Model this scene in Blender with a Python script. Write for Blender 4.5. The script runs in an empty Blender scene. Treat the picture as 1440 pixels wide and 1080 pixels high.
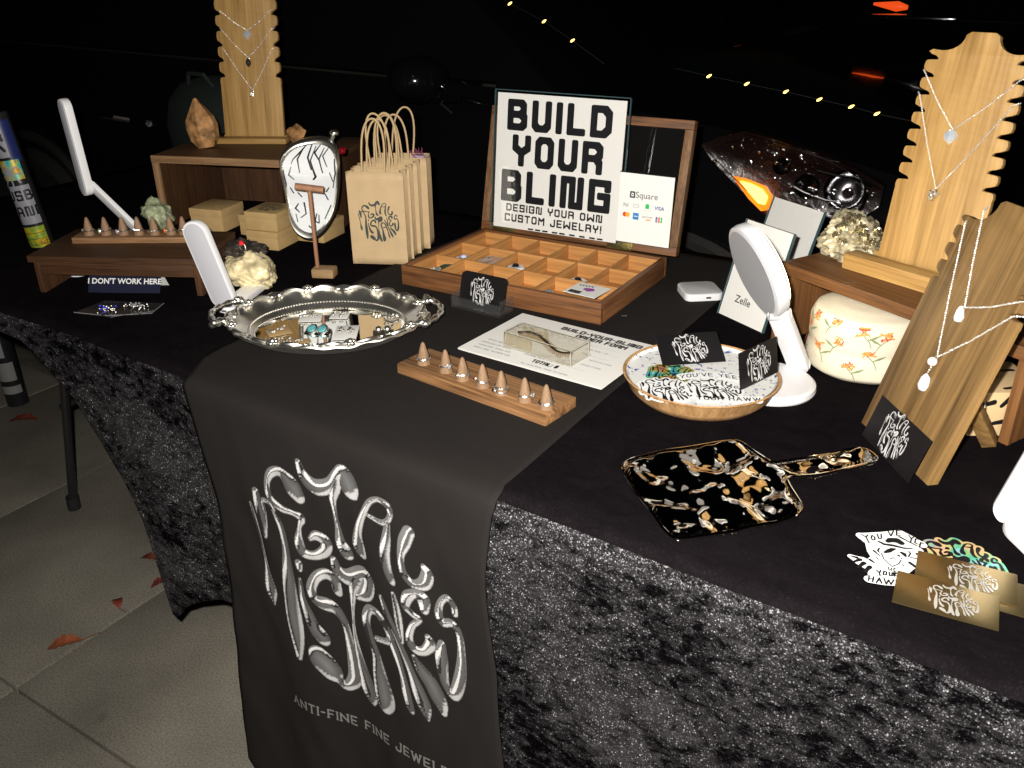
import bpy, bmesh, math, random
import numpy as np
from mathutils import Vector, Matrix, noise, Euler
random.seed(7)
R = math.radians
SC = bpy.context.scene
COL = SC.collection

# ---------------------------------------------------------------- camera, world, light, exposure
GZ = 0.74                      # the table top stands 0.74 m above the pavement; objects are laid out from it
CF = 1250.114
CO = Vector((0.45516, -0.70656, 0.54067))
CW = Vector((-0.477615, 0.762134, -0.437076)).normalized()
CR = Vector((0.849210, 0.528005, -0.007287)).normalized()
CU = Vector((-0.225225, 0.374650, 0.899395)).normalized()
cam = bpy.data.cameras.new('camera'); co = bpy.data.objects.new('camera', cam); COL.objects.link(co)
cam.sensor_width = 36; cam.lens = CF / 1440 * 36; cam.clip_start = .02; cam.clip_end = 200
m = Matrix((CR, CU, -CW)).transposed().to_4x4(); m.translation = CO + Vector((0, 0, GZ)); co.matrix_world = m
SC.camera = co

world = bpy.data.worlds.new('World'); SC.world = world; world.use_nodes = True
nt = world.node_tree; bg = nt.nodes['Background']
sky = nt.nodes.new('ShaderNodeTexSky'); sky.sky_type = 'NISHITA'; sky.sun_disc = False
SUN_EL, SUN_ROT = R(4), R(150)
sky.sun_elevation = SUN_EL; sky.sun_rotation = SUN_ROT
nt.links.new(sky.outputs[0], bg.inputs[0]); bg.inputs[1].default_value = 0.0004
sun = bpy.data.lights.new('sun', 'SUN'); sun.energy = 0.012; sun.angle = R(.5); sun.color = (1, .86, .66)
so = bpy.data.objects.new('sun', sun); COL.objects.link(so)
so.rotation_euler = Vector((math.sin(SUN_ROT), math.cos(SUN_ROT), math.tan(R(35)))).to_track_quat('Z', 'Y').to_euler()
# the flash tube of the camera that took the picture: the one light the whole photograph is lit by
fl = bpy.data.lights.new('camera_flash', 'AREA'); fl.shape = 'RECTANGLE'; fl.size = .022; fl.size_y = .012
fl.energy = 38; fl.color = (1, .955, .88)
fo = bpy.data.objects.new('camera_flash', fl); COL.objects.link(fo)
fm = Matrix((CR, CU, -CW)).transposed().to_4x4(); fm.translation = CO + Vector((0, 0, GZ)) - CR * .035 + CU * .035 + CW * .01
fo.matrix_world = fm
SC.view_settings.view_transform = 'Standard'; SC.view_settings.look = 'None'
SC.view_settings.gamma = 1; SC.view_settings.use_curve_mapping = False; SC.view_settings.exposure = 0.0
SC.render.engine = 'CYCLES'
SC.cycles.max_bounces = 8; SC.cycles.transparent_max_bounces = 12; SC.cycles.caustics_reflective = False; SC.cycles.caustics_refractive = False

# ---------------------------------------------------------------- layout helpers (table frame: x along the table, y to the back, z up from the top)
def ray(x, y): return (CR * ((x - 720) / CF) - CU * ((y - 540) / CF) + CW)
def onz(x, y, z=0.):
    d = ray(x, y); return CO + d * ((z - CO.z) / d.z)
def ony(x, y, Y):
    d = ray(x, y); return CO + d * ((Y - CO.y) / d.y)
def onp(x, y, base, n=None):
    n = Vector((CW.x, CW.y, 0)) if n is None else n
    d = ray(x, y); return CO + d * (((Vector(base) - CO) @ n) / (d @ n)) if False else CO + d * ((Vector(base) - CO).dot(n) / d.dot(n))

# ---------------------------------------------------------------- materials
MC = {}
def new_mat(name):
    m = bpy.data.materials.new(name); m.use_nodes = True
    return m, m.node_tree, m.node_tree.nodes['Principled BSDF']
def mat(name, col, rough=.5, metal=0., spec=.5, trans=0., ior=1.45, emit=None, es=0., coat=0., alpha=1., bump=0., bscale=200., var=0., vscale=8., sheen=0.):
    if name in MC: return MC[name]
    m, t, b = new_mat(name)
    c = tuple(col) + (1,)
    b.inputs['Base Color'].default_value = c; b.inputs['Roughness'].default_value = rough
    b.inputs['Metallic'].default_value = metal; b.inputs['Specular IOR Level'].default_value = spec
    b.inputs['Transmission Weight'].default_value = trans; b.inputs['IOR'].default_value = ior
    b.inputs['Coat Weight'].default_value = coat; b.inputs['Alpha'].default_value = alpha
    b.inputs['Sheen Weight'].default_value = sheen
    if emit: b.inputs['Emission Color'].default_value = tuple(emit) + (1,); b.inputs['Emission Strength'].default_value = es
    if bump or var:
        tc = t.nodes.new('ShaderNodeTexCoord'); n = t.nodes.new('ShaderNodeTexNoise'); t.links.new(tc.outputs['Object'], n.inputs['Vector'])
        n.inputs['Scale'].default_value = bscale; n.inputs['Detail'].default_value = 5
        if bump:
            bp = t.nodes.new('ShaderNodeBump'); bp.inputs['Strength'].default_value = bump; bp.inputs['Distance'].default_value = .002
            t.links.new(n.outputs[0], bp.inputs['Height']); t.links.new(bp.outputs[0], b.inputs['Normal'])
        if var:
            n2 = t.nodes.new('ShaderNodeTexNoise'); n2.inputs['Scale'].default_value = vscale; n2.inputs['Detail'].default_value = 6
            t.links.new(tc.outputs['Object'], n2.inputs['Vector'])
            r = t.nodes.new('ShaderNodeValToRGB'); r.color_ramp.elements[0].position = .3; r.color_ramp.elements[1].position = .7
            r.color_ramp.elements[0].color = tuple(x * (1 - var) for x in col) + (1,)
            r.color_ramp.elements[1].color = tuple(min(1, x * (1 + var)) for x in col) + (1,)
            t.links.new(n2.outputs[0], r.inputs[0]); t.links.new(r.outputs[0], b.inputs['Base Color'])
    MC[name] = m; return m
def wood(name, dark, light, grain='x', scale=1., rough=.55, bump=.25, spec=.35):
    if name in MC: return MC[name]
    m, t, b = new_mat(name); L = t.links.new
    tc = t.nodes.new('ShaderNodeTexCoord'); mp = t.nodes.new('ShaderNodeMapping')
    k = {'x': (3, 75, 75), 'y': (75, 3, 75), 'z': (75, 75, 3)}[grain]
    mp.inputs['Scale'].default_value = tuple(q * scale for q in k)
    L(tc.outputs['Object'], mp.inputs['Vector'])
    n = t.nodes.new('ShaderNodeTexNoise'); n.inputs['Scale'].default_value = 1.; n.inputs['Detail'].default_value = 8; n.inputs['Roughness'].default_value = .6
    n.inputs['Distortion'].default_value = .25
    L(mp.outputs[0], n.inputs['Vector'])
    mp2 = t.nodes.new('ShaderNodeMapping'); mp2.inputs['Scale'].default_value = tuple(q * scale * 4.5 for q in k); L(tc.outputs['Object'], mp2.inputs['Vector'])
    n3 = t.nodes.new('ShaderNodeTexNoise'); n3.inputs['Scale'].default_value = 1.; n3.inputs['Detail'].default_value = 3; L(mp2.outputs[0], n3.inputs['Vector'])
    mx = t.nodes.new('ShaderNodeMath'); mx.operation = 'MULTIPLY_ADD'; mx.inputs[1].default_value = .42; L(n3.outputs[0], mx.inputs[0])
    mu = t.nodes.new('ShaderNodeMath'); mu.operation = 'MULTIPLY'; mu.inputs[1].default_value = .62; L(n.outputs[0], mu.inputs[0]); L(mu.outputs[0], mx.inputs[2])
    r = t.nodes.new('ShaderNodeValToRGB'); e = r.color_ramp.elements
    e[0].position = .36; e[0].color = tuple(dark) + (1,); e[1].position = .66; e[1].color = tuple(light) + (1,)
    L(mx.outputs[0], r.inputs[0]); L(r.outputs[0], b.inputs['Base Color'])
    bp = t.nodes.new('ShaderNodeBump'); bp.inputs['Strength'].default_value = bump; bp.inputs['Distance'].default_value = .001
    L(mx.outputs[0], bp.inputs['Height']); L(bp.outputs[0], b.inputs['Normal'])
    b.inputs['Roughness'].default_value = rough; b.inputs['Specular IOR Level'].default_value = spec
    MC[name] = m; return m
def thin_clear(name, tint=(.97, .98, .98), ior=1.45, rough=.02, haze=0., bump=0):
    """clear plastic or glass thin enough not to bend what lies behind it: reflects at its surface, lets the rest through"""
    if name in MC: return MC[name]
    m, t, b = new_mat(name); t.nodes.remove(b); N = t.nodes.new; L = t.links.new
    tr = N('ShaderNodeBsdfTransparent'); tr.inputs[0].default_value = tuple(tint) + (1,); gl = N('ShaderNodeBsdfGlossy'); gl.inputs['Roughness'].default_value = rough
    lw = N('ShaderNodeLayerWeight'); lw.inputs[0].default_value = .5; mx = N('ShaderNodeMixShader')
    f0 = ((ior - 1) / (ior + 1)) ** 2; pw = N('ShaderNodeMath'); pw.operation = 'POWER'; pw.inputs[1].default_value = 5; L(lw.outputs['Facing'], pw.inputs[0])
    fr = N('ShaderNodeMath'); fr.operation = 'MULTIPLY_ADD'; fr.inputs[1].default_value = 1 - f0; fr.inputs[2].default_value = f0; L(pw.outputs[0], fr.inputs[0])
    if bump:
        tc = N('ShaderNodeTexCoord'); nz = N('ShaderNodeTexNoise'); nz.inputs['Scale'].default_value = bump; L(tc.outputs['Object'], nz.inputs['Vector']); bp = N('ShaderNodeBump'); bp.inputs['Distance'].default_value = .006; L(nz.outputs[0], bp.inputs['Height']); L(bp.outputs[0], gl.inputs['Normal'])
    L(fr.outputs[0], mx.inputs[0]); L(tr.outputs[0], mx.inputs[1]); L(gl.outputs[0], mx.inputs[2])
    last = mx
    if haze:
        df = N('ShaderNodeBsdfDiffuse'); df.inputs[0].default_value = (.7, .7, .7, 1); m2 = N('ShaderNodeMixShader'); m2.inputs[0].default_value = haze; L(mx.outputs[0], m2.inputs[1]); L(df.outputs[0], m2.inputs[2]); last = m2
    L(last.outputs[0], t.nodes['Material Output'].inputs[0]); MC[name] = m; return m
def colmat(name, rough=.6, metal=0.):                 # prints that carry a colour attribute
    if name in MC: return MC[name]
    m, t, b = new_mat(name); a = t.nodes.new('ShaderNodeAttribute'); a.attribute_name = 'Col'
    t.links.new(a.outputs['Color'], b.inputs['Base Color']); b.inputs['Roughness'].default_value = rough; b.inputs['Metallic'].default_value = metal
    MC[name] = m; return m

def velvet(name, sparkle, patch, dens, dark=(.0025, .0022, .003), lite=(.011, .0095, .0115)):
    """crushed velvet: matt black ground, and pile whose tufts tip every way so that they glint back at whatever lights them"""
    m, t, b = new_mat(name); L = t.links.new; N = t.nodes.new
    t.nodes.remove(b); out = t.nodes['Material Output']
    tc = N('ShaderNodeTexCoord')
    vo = N('ShaderNodeTexVoronoi'); vo.inputs['Scale'].default_value = 780; L(tc.outputs['Object'], vo.inputs['Vector'])
    s1 = N('ShaderNodeVectorMath'); s1.operation = 'SUBTRACT'; s1.inputs[1].default_value = (.5, .5, .5); L(vo.outputs['Color'], s1.inputs[0])
    s2 = N('ShaderNodeVectorMath'); s2.operation = 'SCALE'; s2.inputs['Scale'].default_value = 1.5; L(s1.outputs[0], s2.inputs[0])
    ge = N('ShaderNodeNewGeometry')
    # crushing: streaky patches of laid pile
    mp = N('ShaderNodeMapping'); mp.inputs['Scale'].default_value = (.7, 1, 1.3); mp.inputs['Rotation'].default_value = (0, R(38), 0); L(tc.outputs['Object'], mp.inputs['Vector'])
    n1 = N('ShaderNodeTexNoise'); n1.inputs['Scale'].default_value = patch; n1.inputs['Detail'].default_value = 10; n1.inputs['Roughness'].default_value = .8; n1.inputs['Distortion'].default_value = .5
    L(mp.outputs[0], n1.inputs['Vector'])
    rp = N('ShaderNodeValToRGB'); rp.color_ramp.elements[0].position = .5 - dens; rp.color_ramp.elements[1].position = .5 + dens * .9
    n2 = N('ShaderNodeTexNoise'); n2.inputs['Scale'].default_value = 5.5; n2.inputs['Detail'].default_value = 3; L(mp.outputs[0], n2.inputs['Vector'])
    m3 = N('ShaderNodeMath'); m3.operation = 'MULTIPLY_ADD'; m3.inputs[1].default_value = .45; L(n2.outputs[0], m3.inputs[0]); m4 = N('ShaderNodeMath'); m4.operation = 'ADD'; m4.inputs[1].default_value = -.235; L(n1.outputs[0], m4.inputs[0]); L(m4.outputs[0], m3.inputs[2]); L(m3.outputs[0], rp.inputs[0])
    s3 = N('ShaderNodeVectorMath'); s3.operation = 'ADD'; L(ge.outputs['Normal'], s3.inputs[0]); L(s2.outputs[0], s3.inputs[1])
    nn = N('ShaderNodeVectorMath'); nn.operation = 'NORMALIZE'; L(s3.outputs[0], nn.inputs[0])
    gl = N('ShaderNodeBsdfGlossy'); gl.inputs['Roughness'].default_value = .55; L(nn.outputs[0], gl.inputs['Normal'])
    mc = N('ShaderNodeMixRGB'); mc.inputs[1].default_value = (sparkle * .02, sparkle * .02, sparkle * .02, 1); mc.inputs[2].default_value = (sparkle, sparkle * .98, sparkle * 1.02, 1)
    L(rp.outputs[0], mc.inputs[0]); L(mc.outputs[0], gl.inputs['Color'])
    df = N('ShaderNodeBsdfDiffuse'); mc2 = N('ShaderNodeMixRGB'); mc2.inputs[1].default_value = dark + (1,); mc2.inputs[2].default_value = lite + (1,)
    L(rp.outputs[0], mc2.inputs[0]); L(mc2.outputs[0], df.inputs['Color'])
    ad = N('ShaderNodeAddShader'); L(gl.outputs[0], ad.inputs[0]); L(df.outputs[0], ad.inputs[1]); L(ad.outputs[0], out.inputs['Surface'])
    MC[name] = m; return m

WALNUT = lambda ax='x': wood('walnut_' + ax, (.028, .0115, .005), (.085, .038, .016), ax, 1.4)
RISER = lambda ax='x': wood('riser_' + ax, (.075, .031, .010), (.19, .083, .028), ax, 1.1)
OAK = lambda ax='z': wood('oak_' + ax, (.22, .115, .030), (.50, .305, .105), ax, .6)
ACACIA = lambda ax='z': wood('acacia_' + ax, (.055, .029, .009), (.29, .170, .062), ax, .45)
TRAYW = lambda ax='x': wood('tray_' + ax, (.055, .021, .008), (.24, .100, .036), ax, .9)
CELLW = lambda ax='x': wood('cell_' + ax, (.30, .125, .034), (.58, .29, .095), ax, .7)
BARW = wood('bar_wood', (.045, .018, .008), (.36, .185, .078), 'x', .75, bump=.8)
CONEW = wood('cone_wood', (.17, .10, .055), (.29, .18, .105), 'z', 3., rough=.7)
KRAFT = mat('kraft_paper', (.52, .375, .21), .75, bump=.12, bscale=500, var=.07, vscale=30)
KRAFTB = mat('kraft_box_card', (.46, .31, .135), .7, var=.08, vscale=40)
WHITEP = mat('white_paper', (.80, .79, .76), .6)
WHITEPL = mat('white_plastic', (.74, .74, .76), .32, spec=.5)
GREYPL = mat('grey_lamp_plastic', (.50, .50, .54), .4)
DIFFU = mat('lit_diffuser', (.9, .88, .8), .4, emit=(1, .84, .58), es=8.5)
DIFFD = mat('dim_diffuser', (.9, .88, .8), .4, emit=(1, .93, .8), es=3.0)
INK = mat('black_ink', (.006, .006, .008), .45)
INKG = mat('grey_ink', (.10, .10, .11), .55)
CHROME = mat('polished_silver', (.94, .92, .86), .33, 1.)
SILVER = mat('silver_wire', (.92, .90, .86), .32, 1.)
MIRROR = mat('mirror_face', (.86, .85, .80), .035, 1.)
GLASS = mat('clear_crystal', (.85, .88, .9), .04, .75)
ACRYL = thin_clear('clear_acrylic', (.93, .94, .94), 1.5, .05, .02)
BLACKC = mat('black_card', (.007, .006, .007), .38)
PRINTC = colmat('metallic_print', .5)

# ---------------------------------------------------------------- mesh builder
class MB:
    def __init__(s): s.v = []; s.f = []; s.M = None
    def add(s, vs, fs, M=None):
        M = M or s.M; n = len(s.v)
        s.v += [M @ Vector(p) for p in vs] if M is not None else [Vector(p) for p in vs]
        s.f += [tuple(i + n for i in f) for f in fs]; return s
    def box(s, x0, x1, y0, y1, z0, z1, M=None):
        v = [(x, y, z) for x in (x0, x1) for y in (y0, y1) for z in (z0, z1)]
        return s.add(v, [(0, 1, 3, 2), (4, 6, 7, 5), (0, 4, 5, 1), (2, 3, 7, 6), (0, 2, 6, 4), (1, 5, 7, 3)], M)
    def prism(s, poly, z0, z1, M=None):
        n = len(poly); a = sum(poly[i][0] * poly[(i + 1) % n][1] - poly[(i + 1) % n][0] * poly[i][1] for i in range(n))
        if a < 0: poly = poly[::-1]
        v = [(x, y, z0) for x, y in poly] + [(x, y, z1) for x, y in poly]
        return s.add(v, [tuple(range(n))[::-1], tuple(range(n, 2 * n))] + [(i, (i + 1) % n, (i + 1) % n + n, i + n) for i in range(n)], M)
    def lathe(s, prof, n=24, M=None, sx=1., sy=1., cap=True):
        v = []; f = []
        for r, z in prof: v += [(r * math.cos(2 * math.pi * i / n) * sx, r * math.sin(2 * math.pi * i / n) * sy, z) for i in range(n)]
        for k in range(len(prof) - 1):
            for i in range(n): j = (i + 1) % n; f.append((k * n + i, k * n + j, (k + 1) * n + j, (k + 1) * n + i))
        if cap:
            f.append(tuple(range(n))[::-1]); q = (len(prof) - 1) * n; f.append(tuple(range(q, q + n)))
        return s.add(v, f, M)
    def tube(s, pts, r, n=8, closed=False, M=None):
        pts = [Vector(p) for p in pts]; N = len(pts); v = []; f = []
        rr = r if isinstance(r, (list, tuple)) else [r] * N
        prev = None
        for i, p in enumerate(pts):
            a = pts[(i - 1) % N] if closed or i else p; b = pts[(i + 1) % N] if closed or i < N - 1 else p
            d = (b - a).normalized() if (b - a).length > 1e-9 else Vector((0, 0, 1))
            if prev is None: prev = d.orthogonal().normalized()
            u = (prev - d * prev.dot(d)); u = u.normalized() if u.length > 1e-6 else d.orthogonal().normalized()
            w = d.cross(u); prev = u
            v += [p + (u * math.cos(2 * math.pi * k / n) + w * math.sin(2 * math.pi * k / n)) * rr[i] for k in range(n)]
        for i in range(N if closed else N - 1):
            for k in range(n):
                a = i * n + k; b = i * n + (k + 1) % n; c = ((i + 1) % N) * n; f.append((a, b, c + (k + 1) % n, c + k))
        if not closed: f.append(tuple(range(n))[::-1]); f.append(tuple(range((N - 1) * n, N * n)))
        return s.add(v, f, M)
    def ball(s, c, r, sub=1, sc=(1, 1, 1), M=None):
        bm = bmesh.new(); bmesh.ops.create_icosphere(bm, subdivisions=sub, radius=r)
        c = Vector(c); v = [Vector((p.co.x * sc[0], p.co.y * sc[1], p.co.z * sc[2])) + c for p in bm.verts]
        f = [tuple(q.index for q in g.verts) for g in bm.faces]; bm.free(); return s.add(v, f, M)
    def cone(s, p0, p1, r0, r1, n=16, M=None): return s.tube([p0, p1], [r0, r1], n, M=M)

def mesh_from(name, mb, bev=0., smooth=False, seg=2, inv=None, ang=35, sharp=None):
    vs = [inv @ p for p in mb.v] if inv is not None else mb.v
    me = bpy.data.meshes.new(name); me.from_pydata([tuple(p) for p in vs], [], mb.f); me.update()
    bm = bmesh.new(); bm.from_mesh(me)
    bmesh.ops.remove_doubles(bm, verts=bm.verts, dist=1e-6)
    if bev > 0:
        bmesh.ops.recalc_face_normals(bm, faces=bm.faces)
        es = [e for e in bm.edges if len(e.link_faces) == 2 and e.calc_face_angle(0) > R(30)]
        bmesh.ops.bevel(bm, geom=es, offset=bev, segments=seg, profile=.6, affect='EDGES', clamp_overlap=True)
    bmesh.ops.recalc_face_normals(bm, faces=bm.faces)
    bm.to_mesh(me); bm.free()
    if smooth or bev > 0:
        me.shade_smooth(); me.set_sharp_from_angle(angle=R(ang))
    return me
class T:                                              # a thing: an Empty at its base, its parts built in table coordinates
    def __init__(s, name, label, cat, loc=(0, 0, 0), rz=0., group=None, kind=None):
        o = bpy.data.objects.new(name, None); COL.objects.link(o); o.empty_display_size = .02
        o.location = loc; o.rotation_euler = (0, 0, rz); o['label'] = label; o['category'] = cat
        if group: o['group'] = group
        if kind: o['kind'] = kind
        s.o = o; s.M = Matrix.Translation(loc) @ Matrix.Rotation(rz, 4, 'Z'); s.I = s.M.inverted()
    def part(s, name, mb, m, bev=0., smooth=False, label=None, parent=None, kind=None, seg=2, local=False, ang=35):
        me = mesh_from(name, mb, bev, smooth, seg, None if local else s.I, ang)
        me.materials.append(m)
        o = bpy.data.objects.new(name, me); COL.objects.link(o); o.parent = parent or s.o
        if label: o['label'] = label
        if kind: o['kind'] = kind
        return o
    def flat(s, name, mb, m, F, bev=0., seg=2):         # built in the frame F, so that its grain runs with it
        me = mesh_from(name, mb, bev, False, seg); me.materials.append(m); return s.place(name, me, F)
    def place(s, name, me, M, parent=None, label=None):     # link shared mesh data at a matrix in table coordinates
        o = bpy.data.objects.new(name, me); COL.objects.link(o); o.parent = parent or s.o; o.matrix_basis = s.I @ M
        if label: o['label'] = label
        return o
def single(name, mb, m, label, cat, loc=(0, 0, 0), rz=0., group=None, bev=0., smooth=False, seg=2, kind=None, ang=35):
    M = Matrix.Translation(loc) @ Matrix.Rotation(rz, 4, 'Z')
    me = mesh_from(name, mb, bev, smooth, seg, M.inverted(), ang); me.materials.append(m)
    o = bpy.data.objects.new(name, me); COL.objects.link(o); o.location = loc; o.rotation_euler = (0, 0, rz)
    if label: o['label'] = label
    if cat: o['category'] = cat
    if group: o['group'] = group
    if kind: o['kind'] = kind
    return o
def frame(o, U, V):                                   # columns U, V, U x V and origin
    U = Vector(U).normalized(); V = Vector(V); V = (V - U * V.dot(U)).normalized(); N = U.cross(V)
    m = Matrix((U, V, N)).transposed().to_4x4(); m.translation = Vector(o); return m
def upright(o, yaw, lean):                            # board standing at o facing -y when yaw = 0, leaning back
    U = Vector((math.cos(yaw), math.sin(yaw), 0)); N = Vector((-math.sin(yaw), math.cos(yaw), 0))
    return frame(o, U, Vector((0, 0, 1)) * math.cos(lean) + N * math.sin(lean))
def XY(x, y, z=0): return Matrix.Translation((x, y, z))
def RZ(a): return Matrix.Rotation(a, 4, 'Z')
def rrect(w, h, r, n=5, cx=0., cy=0.):
    p = []
    for sx, sy, a in ((1, 1, 0), (-1, 1, 90), (-1, -1, 180), (1, -1, 270)):
        for i in range(n + 1):
            t = R(a + 90 * i / n); p.append((cx + sx * (w / 2 - r) + r * math.cos(t), cy + sy * (h / 2 - r) + r * math.sin(t)))
    return p
def stadium(L, w, n=8):
    return rrect(L, w, w / 2 * .98, n)

# ---------------------------------------------------------------- flat print: strokes -> outlines by marching squares
def sdf_field(strokes, h, norm=2, pad=2):
    P = [q for s in strokes for q in s]; x0 = min(p[0] - p[2] for p in P) - pad * h; x1 = max(p[0] + p[2] for p in P) + pad * h
    y0 = min(p[1] - p[2] for p in P) - pad * h; y1 = max(p[1] + p[2] for p in P) + pad * h
    nx = int((x1 - x0) / h) + 2; ny = int((y1 - y0) / h) + 2
    D = np.full((ny, nx), 9.)
    for s in strokes:
        segs = list(zip(s[:-1], s[1:])) if len(s) > 1 else [(s[0], s[0])]
        for a, b in segs:
            r = max(a[2], b[2]) + 3 * h
            i0 = max(0, int((min(a[0], b[0]) - r - x0) / h)); i1 = min(nx, int((max(a[0], b[0]) + r - x0) / h) + 2)
            j0 = max(0, int((min(a[1], b[1]) - r - y0) / h)); j1 = min(ny, int((max(a[1], b[1]) + r - y0) / h) + 2)
            X, Y = np.meshgrid(x0 + h * np.arange(i0, i1), y0 + h * np.arange(j0, j1))
            dx, dy = b[0] - a[0], b[1] - a[1]; L2 = dx * dx + dy * dy + 1e-12
            t = np.clip(((X - a[0]) * dx + (Y - a[1]) * dy) / L2, 0, 1)
            ex = np.abs(X - a[0] - t * dx); ey = np.abs(Y - a[1] - t * dy)
            d = (np.hypot(ex, ey) if norm == 2 else (ex ** norm + ey ** norm) ** (1 / norm)) - (a[2] + (b[2] - a[2]) * t)
            D[j0:j1, i0:i1] = np.minimum(D[j0:j1, i0:i1], d)
    return D, x0, y0
def march(D, x0, y0, h):
    """polygons where D < 0; full cells are run together along rows"""
    ny, nx = D.shape; ins = D < 0; V = []; K = {}; F = []
    def node(j, i):
        k = (j, i)
        if k not in K: K[k] = len(V); V.append((x0 + i * h, y0 + j * h))
        return K[k]
    def cross(a, b):
        k = (a, b) if a < b else (b, a)
        if k not in K:
            da, db = D[k[0]], D[k[1]]; t = da / (da - db); K[k] = len(V)
            V.append((x0 + (k[0][1] + t * (k[1][1] - k[0][1])) * h, y0 + (k[0][0] + t * (k[1][0] - k[0][0])) * h))
        return K[k]
    cnt = ins[:-1, :-1].astype(int) + ins[1:, :-1] + ins[:-1, 1:] + ins[1:, 1:]
    for j, i in zip(*np.nonzero(cnt)):
        c = [(j, i), (j, i + 1), (j + 1, i + 1), (j + 1, i)]
        if cnt[j, i] == 4: F.append(tuple(node(*q) for q in c)); continue
        p = []
        for q in range(4):
            a, b = c[q], c[(q + 1) % 4]; ia, ib = ins[a], ins[b]
            if ia: p.append(node(*a))
            if ia != ib: p.append(cross(a, b))
        if len(p) > 2: F.append(tuple(p))
    return V, F
def chrome_col(D, x0, y0, h, pts, mode):
    gy, gx = np.gradient(D, h); out = []
    ny, nx = D.shape
    for x, y in pts:
        i = min(nx - 1, max(0, int(round((x - x0) / h)))); j = min(ny - 1, max(0, int(round((y - y0) / h))))
        d = -D[j, i]; e = max(0., 1 - d / .05); a, b = gx[j, i] * e, gy[j, i] * e
        s = -.55 * a + .75 * b; w = math.sin(x * 9 + y * 5) * .18
        if mode == 'chrome':
            e2 = max(0., 1 - d / .075); s2 = (-.55 * gx[j, i] + .75 * gy[j, i]) * e2 + w
            c = .060 + .95 * d
            if s2 > .55: c = .16
            elif s2 > .30: c = .70
            elif s2 > .22: c = .34
            elif s2 > .10: c = .020
            elif s2 < -.42: c = .46
            elif s2 < -.34: c = .25
            if d < .007: c = min(c, .13)
        else:
            c = .62 if (s + w > -.12) else .10
            if d < .008: c = .45
        out.append((c, c * .985, c * .99, 1))
    return out
def print_mesh(name, strokes, h, m, norm=2, colour=None, warp=None, scale=1.):
    D, x0, y0 = sdf_field(strokes, h, norm); V, F = march(D, x0, y0, h)
    me = bpy.data.meshes.new(name)
    W = [warp(x, y) for x, y in V] if warp else [(x * scale, y * scale, 0) for x, y in V]
    me.from_pydata([tuple(p) for p in W], [], F); me.update()
    if colour:
        ca = me.color_attributes.new('Col', 'FLOAT_COLOR', 'POINT')
        for k, c in enumerate(chrome_col(D, x0, y0, h, V, colour)): ca.data[k].color = c
    me.materials.append(m); return me

LOGO = [[(-992,394,23),(-962,269,30),(-923,48,30),(-905,-114,31),(-887,-251,52),(-867,-360,60),(-854,-473,25)],
[(-915,513,45),(-896,400,52),(-865,277,49),(-848,166,33),(-833,248,26),(-837,381,29),(-845,471,29),(-767,471,28),(-703,402,35),(-646,289,41),(-619,137,45),(-626,-59,56),(-626,-258,68),(-618,-488,76),(-605,-692,67),(-605,-861,40)],
[(-448,645,59),(-503,702,74),(-560,746,59),(-638,779,45),(-729,734,43),(-777,637,37),(-757,527,41),(-644,480,37),(-524,478,31),(-438,465,42),(-465,382,28),(-478,258,47),(-437,175,44),(-332,189,43),(-234,264,51),(-215,345,54),(-307,367,45),(-372,317,28)],
[(-415,928,37),(-367,834,54),(-261,788,60),(-130,839,56),(-42,951,51),(14,974,64),(65,891,70),(111,836,32)],
[(-36,1000,21),(-71,870,55),(-106,750,42),(-98,642,28),(-85,521,32),(-73,399,50),(-28,333,58),(12,315,35)],
[(143,392,45),(113,444,62),(122,572,44),(178,727,35),(242,845,32),(324,901,28),(411,887,33),(432,817,31),(373,741,32),(270,736,27),(199,751,21)],
[(406,749,34),(383,620,45),(361,489,49),(379,371,44),(412,296,39),(425,274,22)],
[(580,746,51),(542,655,52),(507,534,37),(524,417,38),(595,354,40),(684,383,53),(721,472,52),(693,526,31)],
[(-493,66,42),(-490,23,35)],
[(-499,-78,26),(-498,-232,37),(-461,-360,50),(-411,-483,64),(-344,-556,68),(-302,-580,34)],
[(-151,-52,53),(-170,31,53),(-242,58,50),(-337,3,47),(-396,-119,49),(-373,-207,49),(-279,-223,58),(-183,-238,54),(-106,-331,45),(-73,-502,49),(-61,-702,57),(-69,-856,61),(-149,-953,49),(-222,-919,49),(-290,-845,84),(-383,-775,87),(-416,-739,49)],
[(-155,210,42),(-123,130,55),(-25,117,63),(110,212,58),(167,177,64),(136,64,65),(60,0,42)],
[(23,123,66),(7,-17,40),(-9,-217,25),(-5,-441,35),(17,-663,56),(53,-824,67),(92,-940,61),(112,-1000,27)],
[(237,-939,66),(246,-844,85),(214,-653,67),(199,-458,47),(154,-310,43),(124,-185,46),(158,-77,45),(234,-54,39),(310,-115,41),(364,-213,42),(324,-273,36),(225,-299,34)],
[(367,-238,42),(412,-356,42),(455,-503,37),(484,-661,47),(517,-775,44),(537,-808,25)],
[(295,111,26),(335,17,38),(404,-112,38),(472,-271,38),(541,-432,42),(598,-573,58),(653,-688,58),(684,-787,25)],
[(419,192,28),(442,90,37),(458,-35,40),(473,-189,29)],
[(572,-278,29),(637,-370,53),(724,-452,65),(791,-557,65),(823,-639,42)],
[(684,175,43),(676,255,54),(615,280,41),(548,226,49),(524,138,42),(582,94,36),(639,73,33),(575,-8,34),(541,-131,40),(583,-205,43),(662,-187,43),(723,-99,50),(708,-53,39)],
[(938,256,34),(930,315,36),(877,353,34),(819,291,34),(799,195,40),(835,135,40),(917,166,37),(974,96,37),(992,-76,43),(978,-268,55),(930,-415,51),(867,-406,40),(829,-302,51),(816,-161,56),(821,-53,41)]]
LOGO = [[(x / 1000, y / 1000, r / 1000) for x, y, r in s] for s in LOGO]
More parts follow.
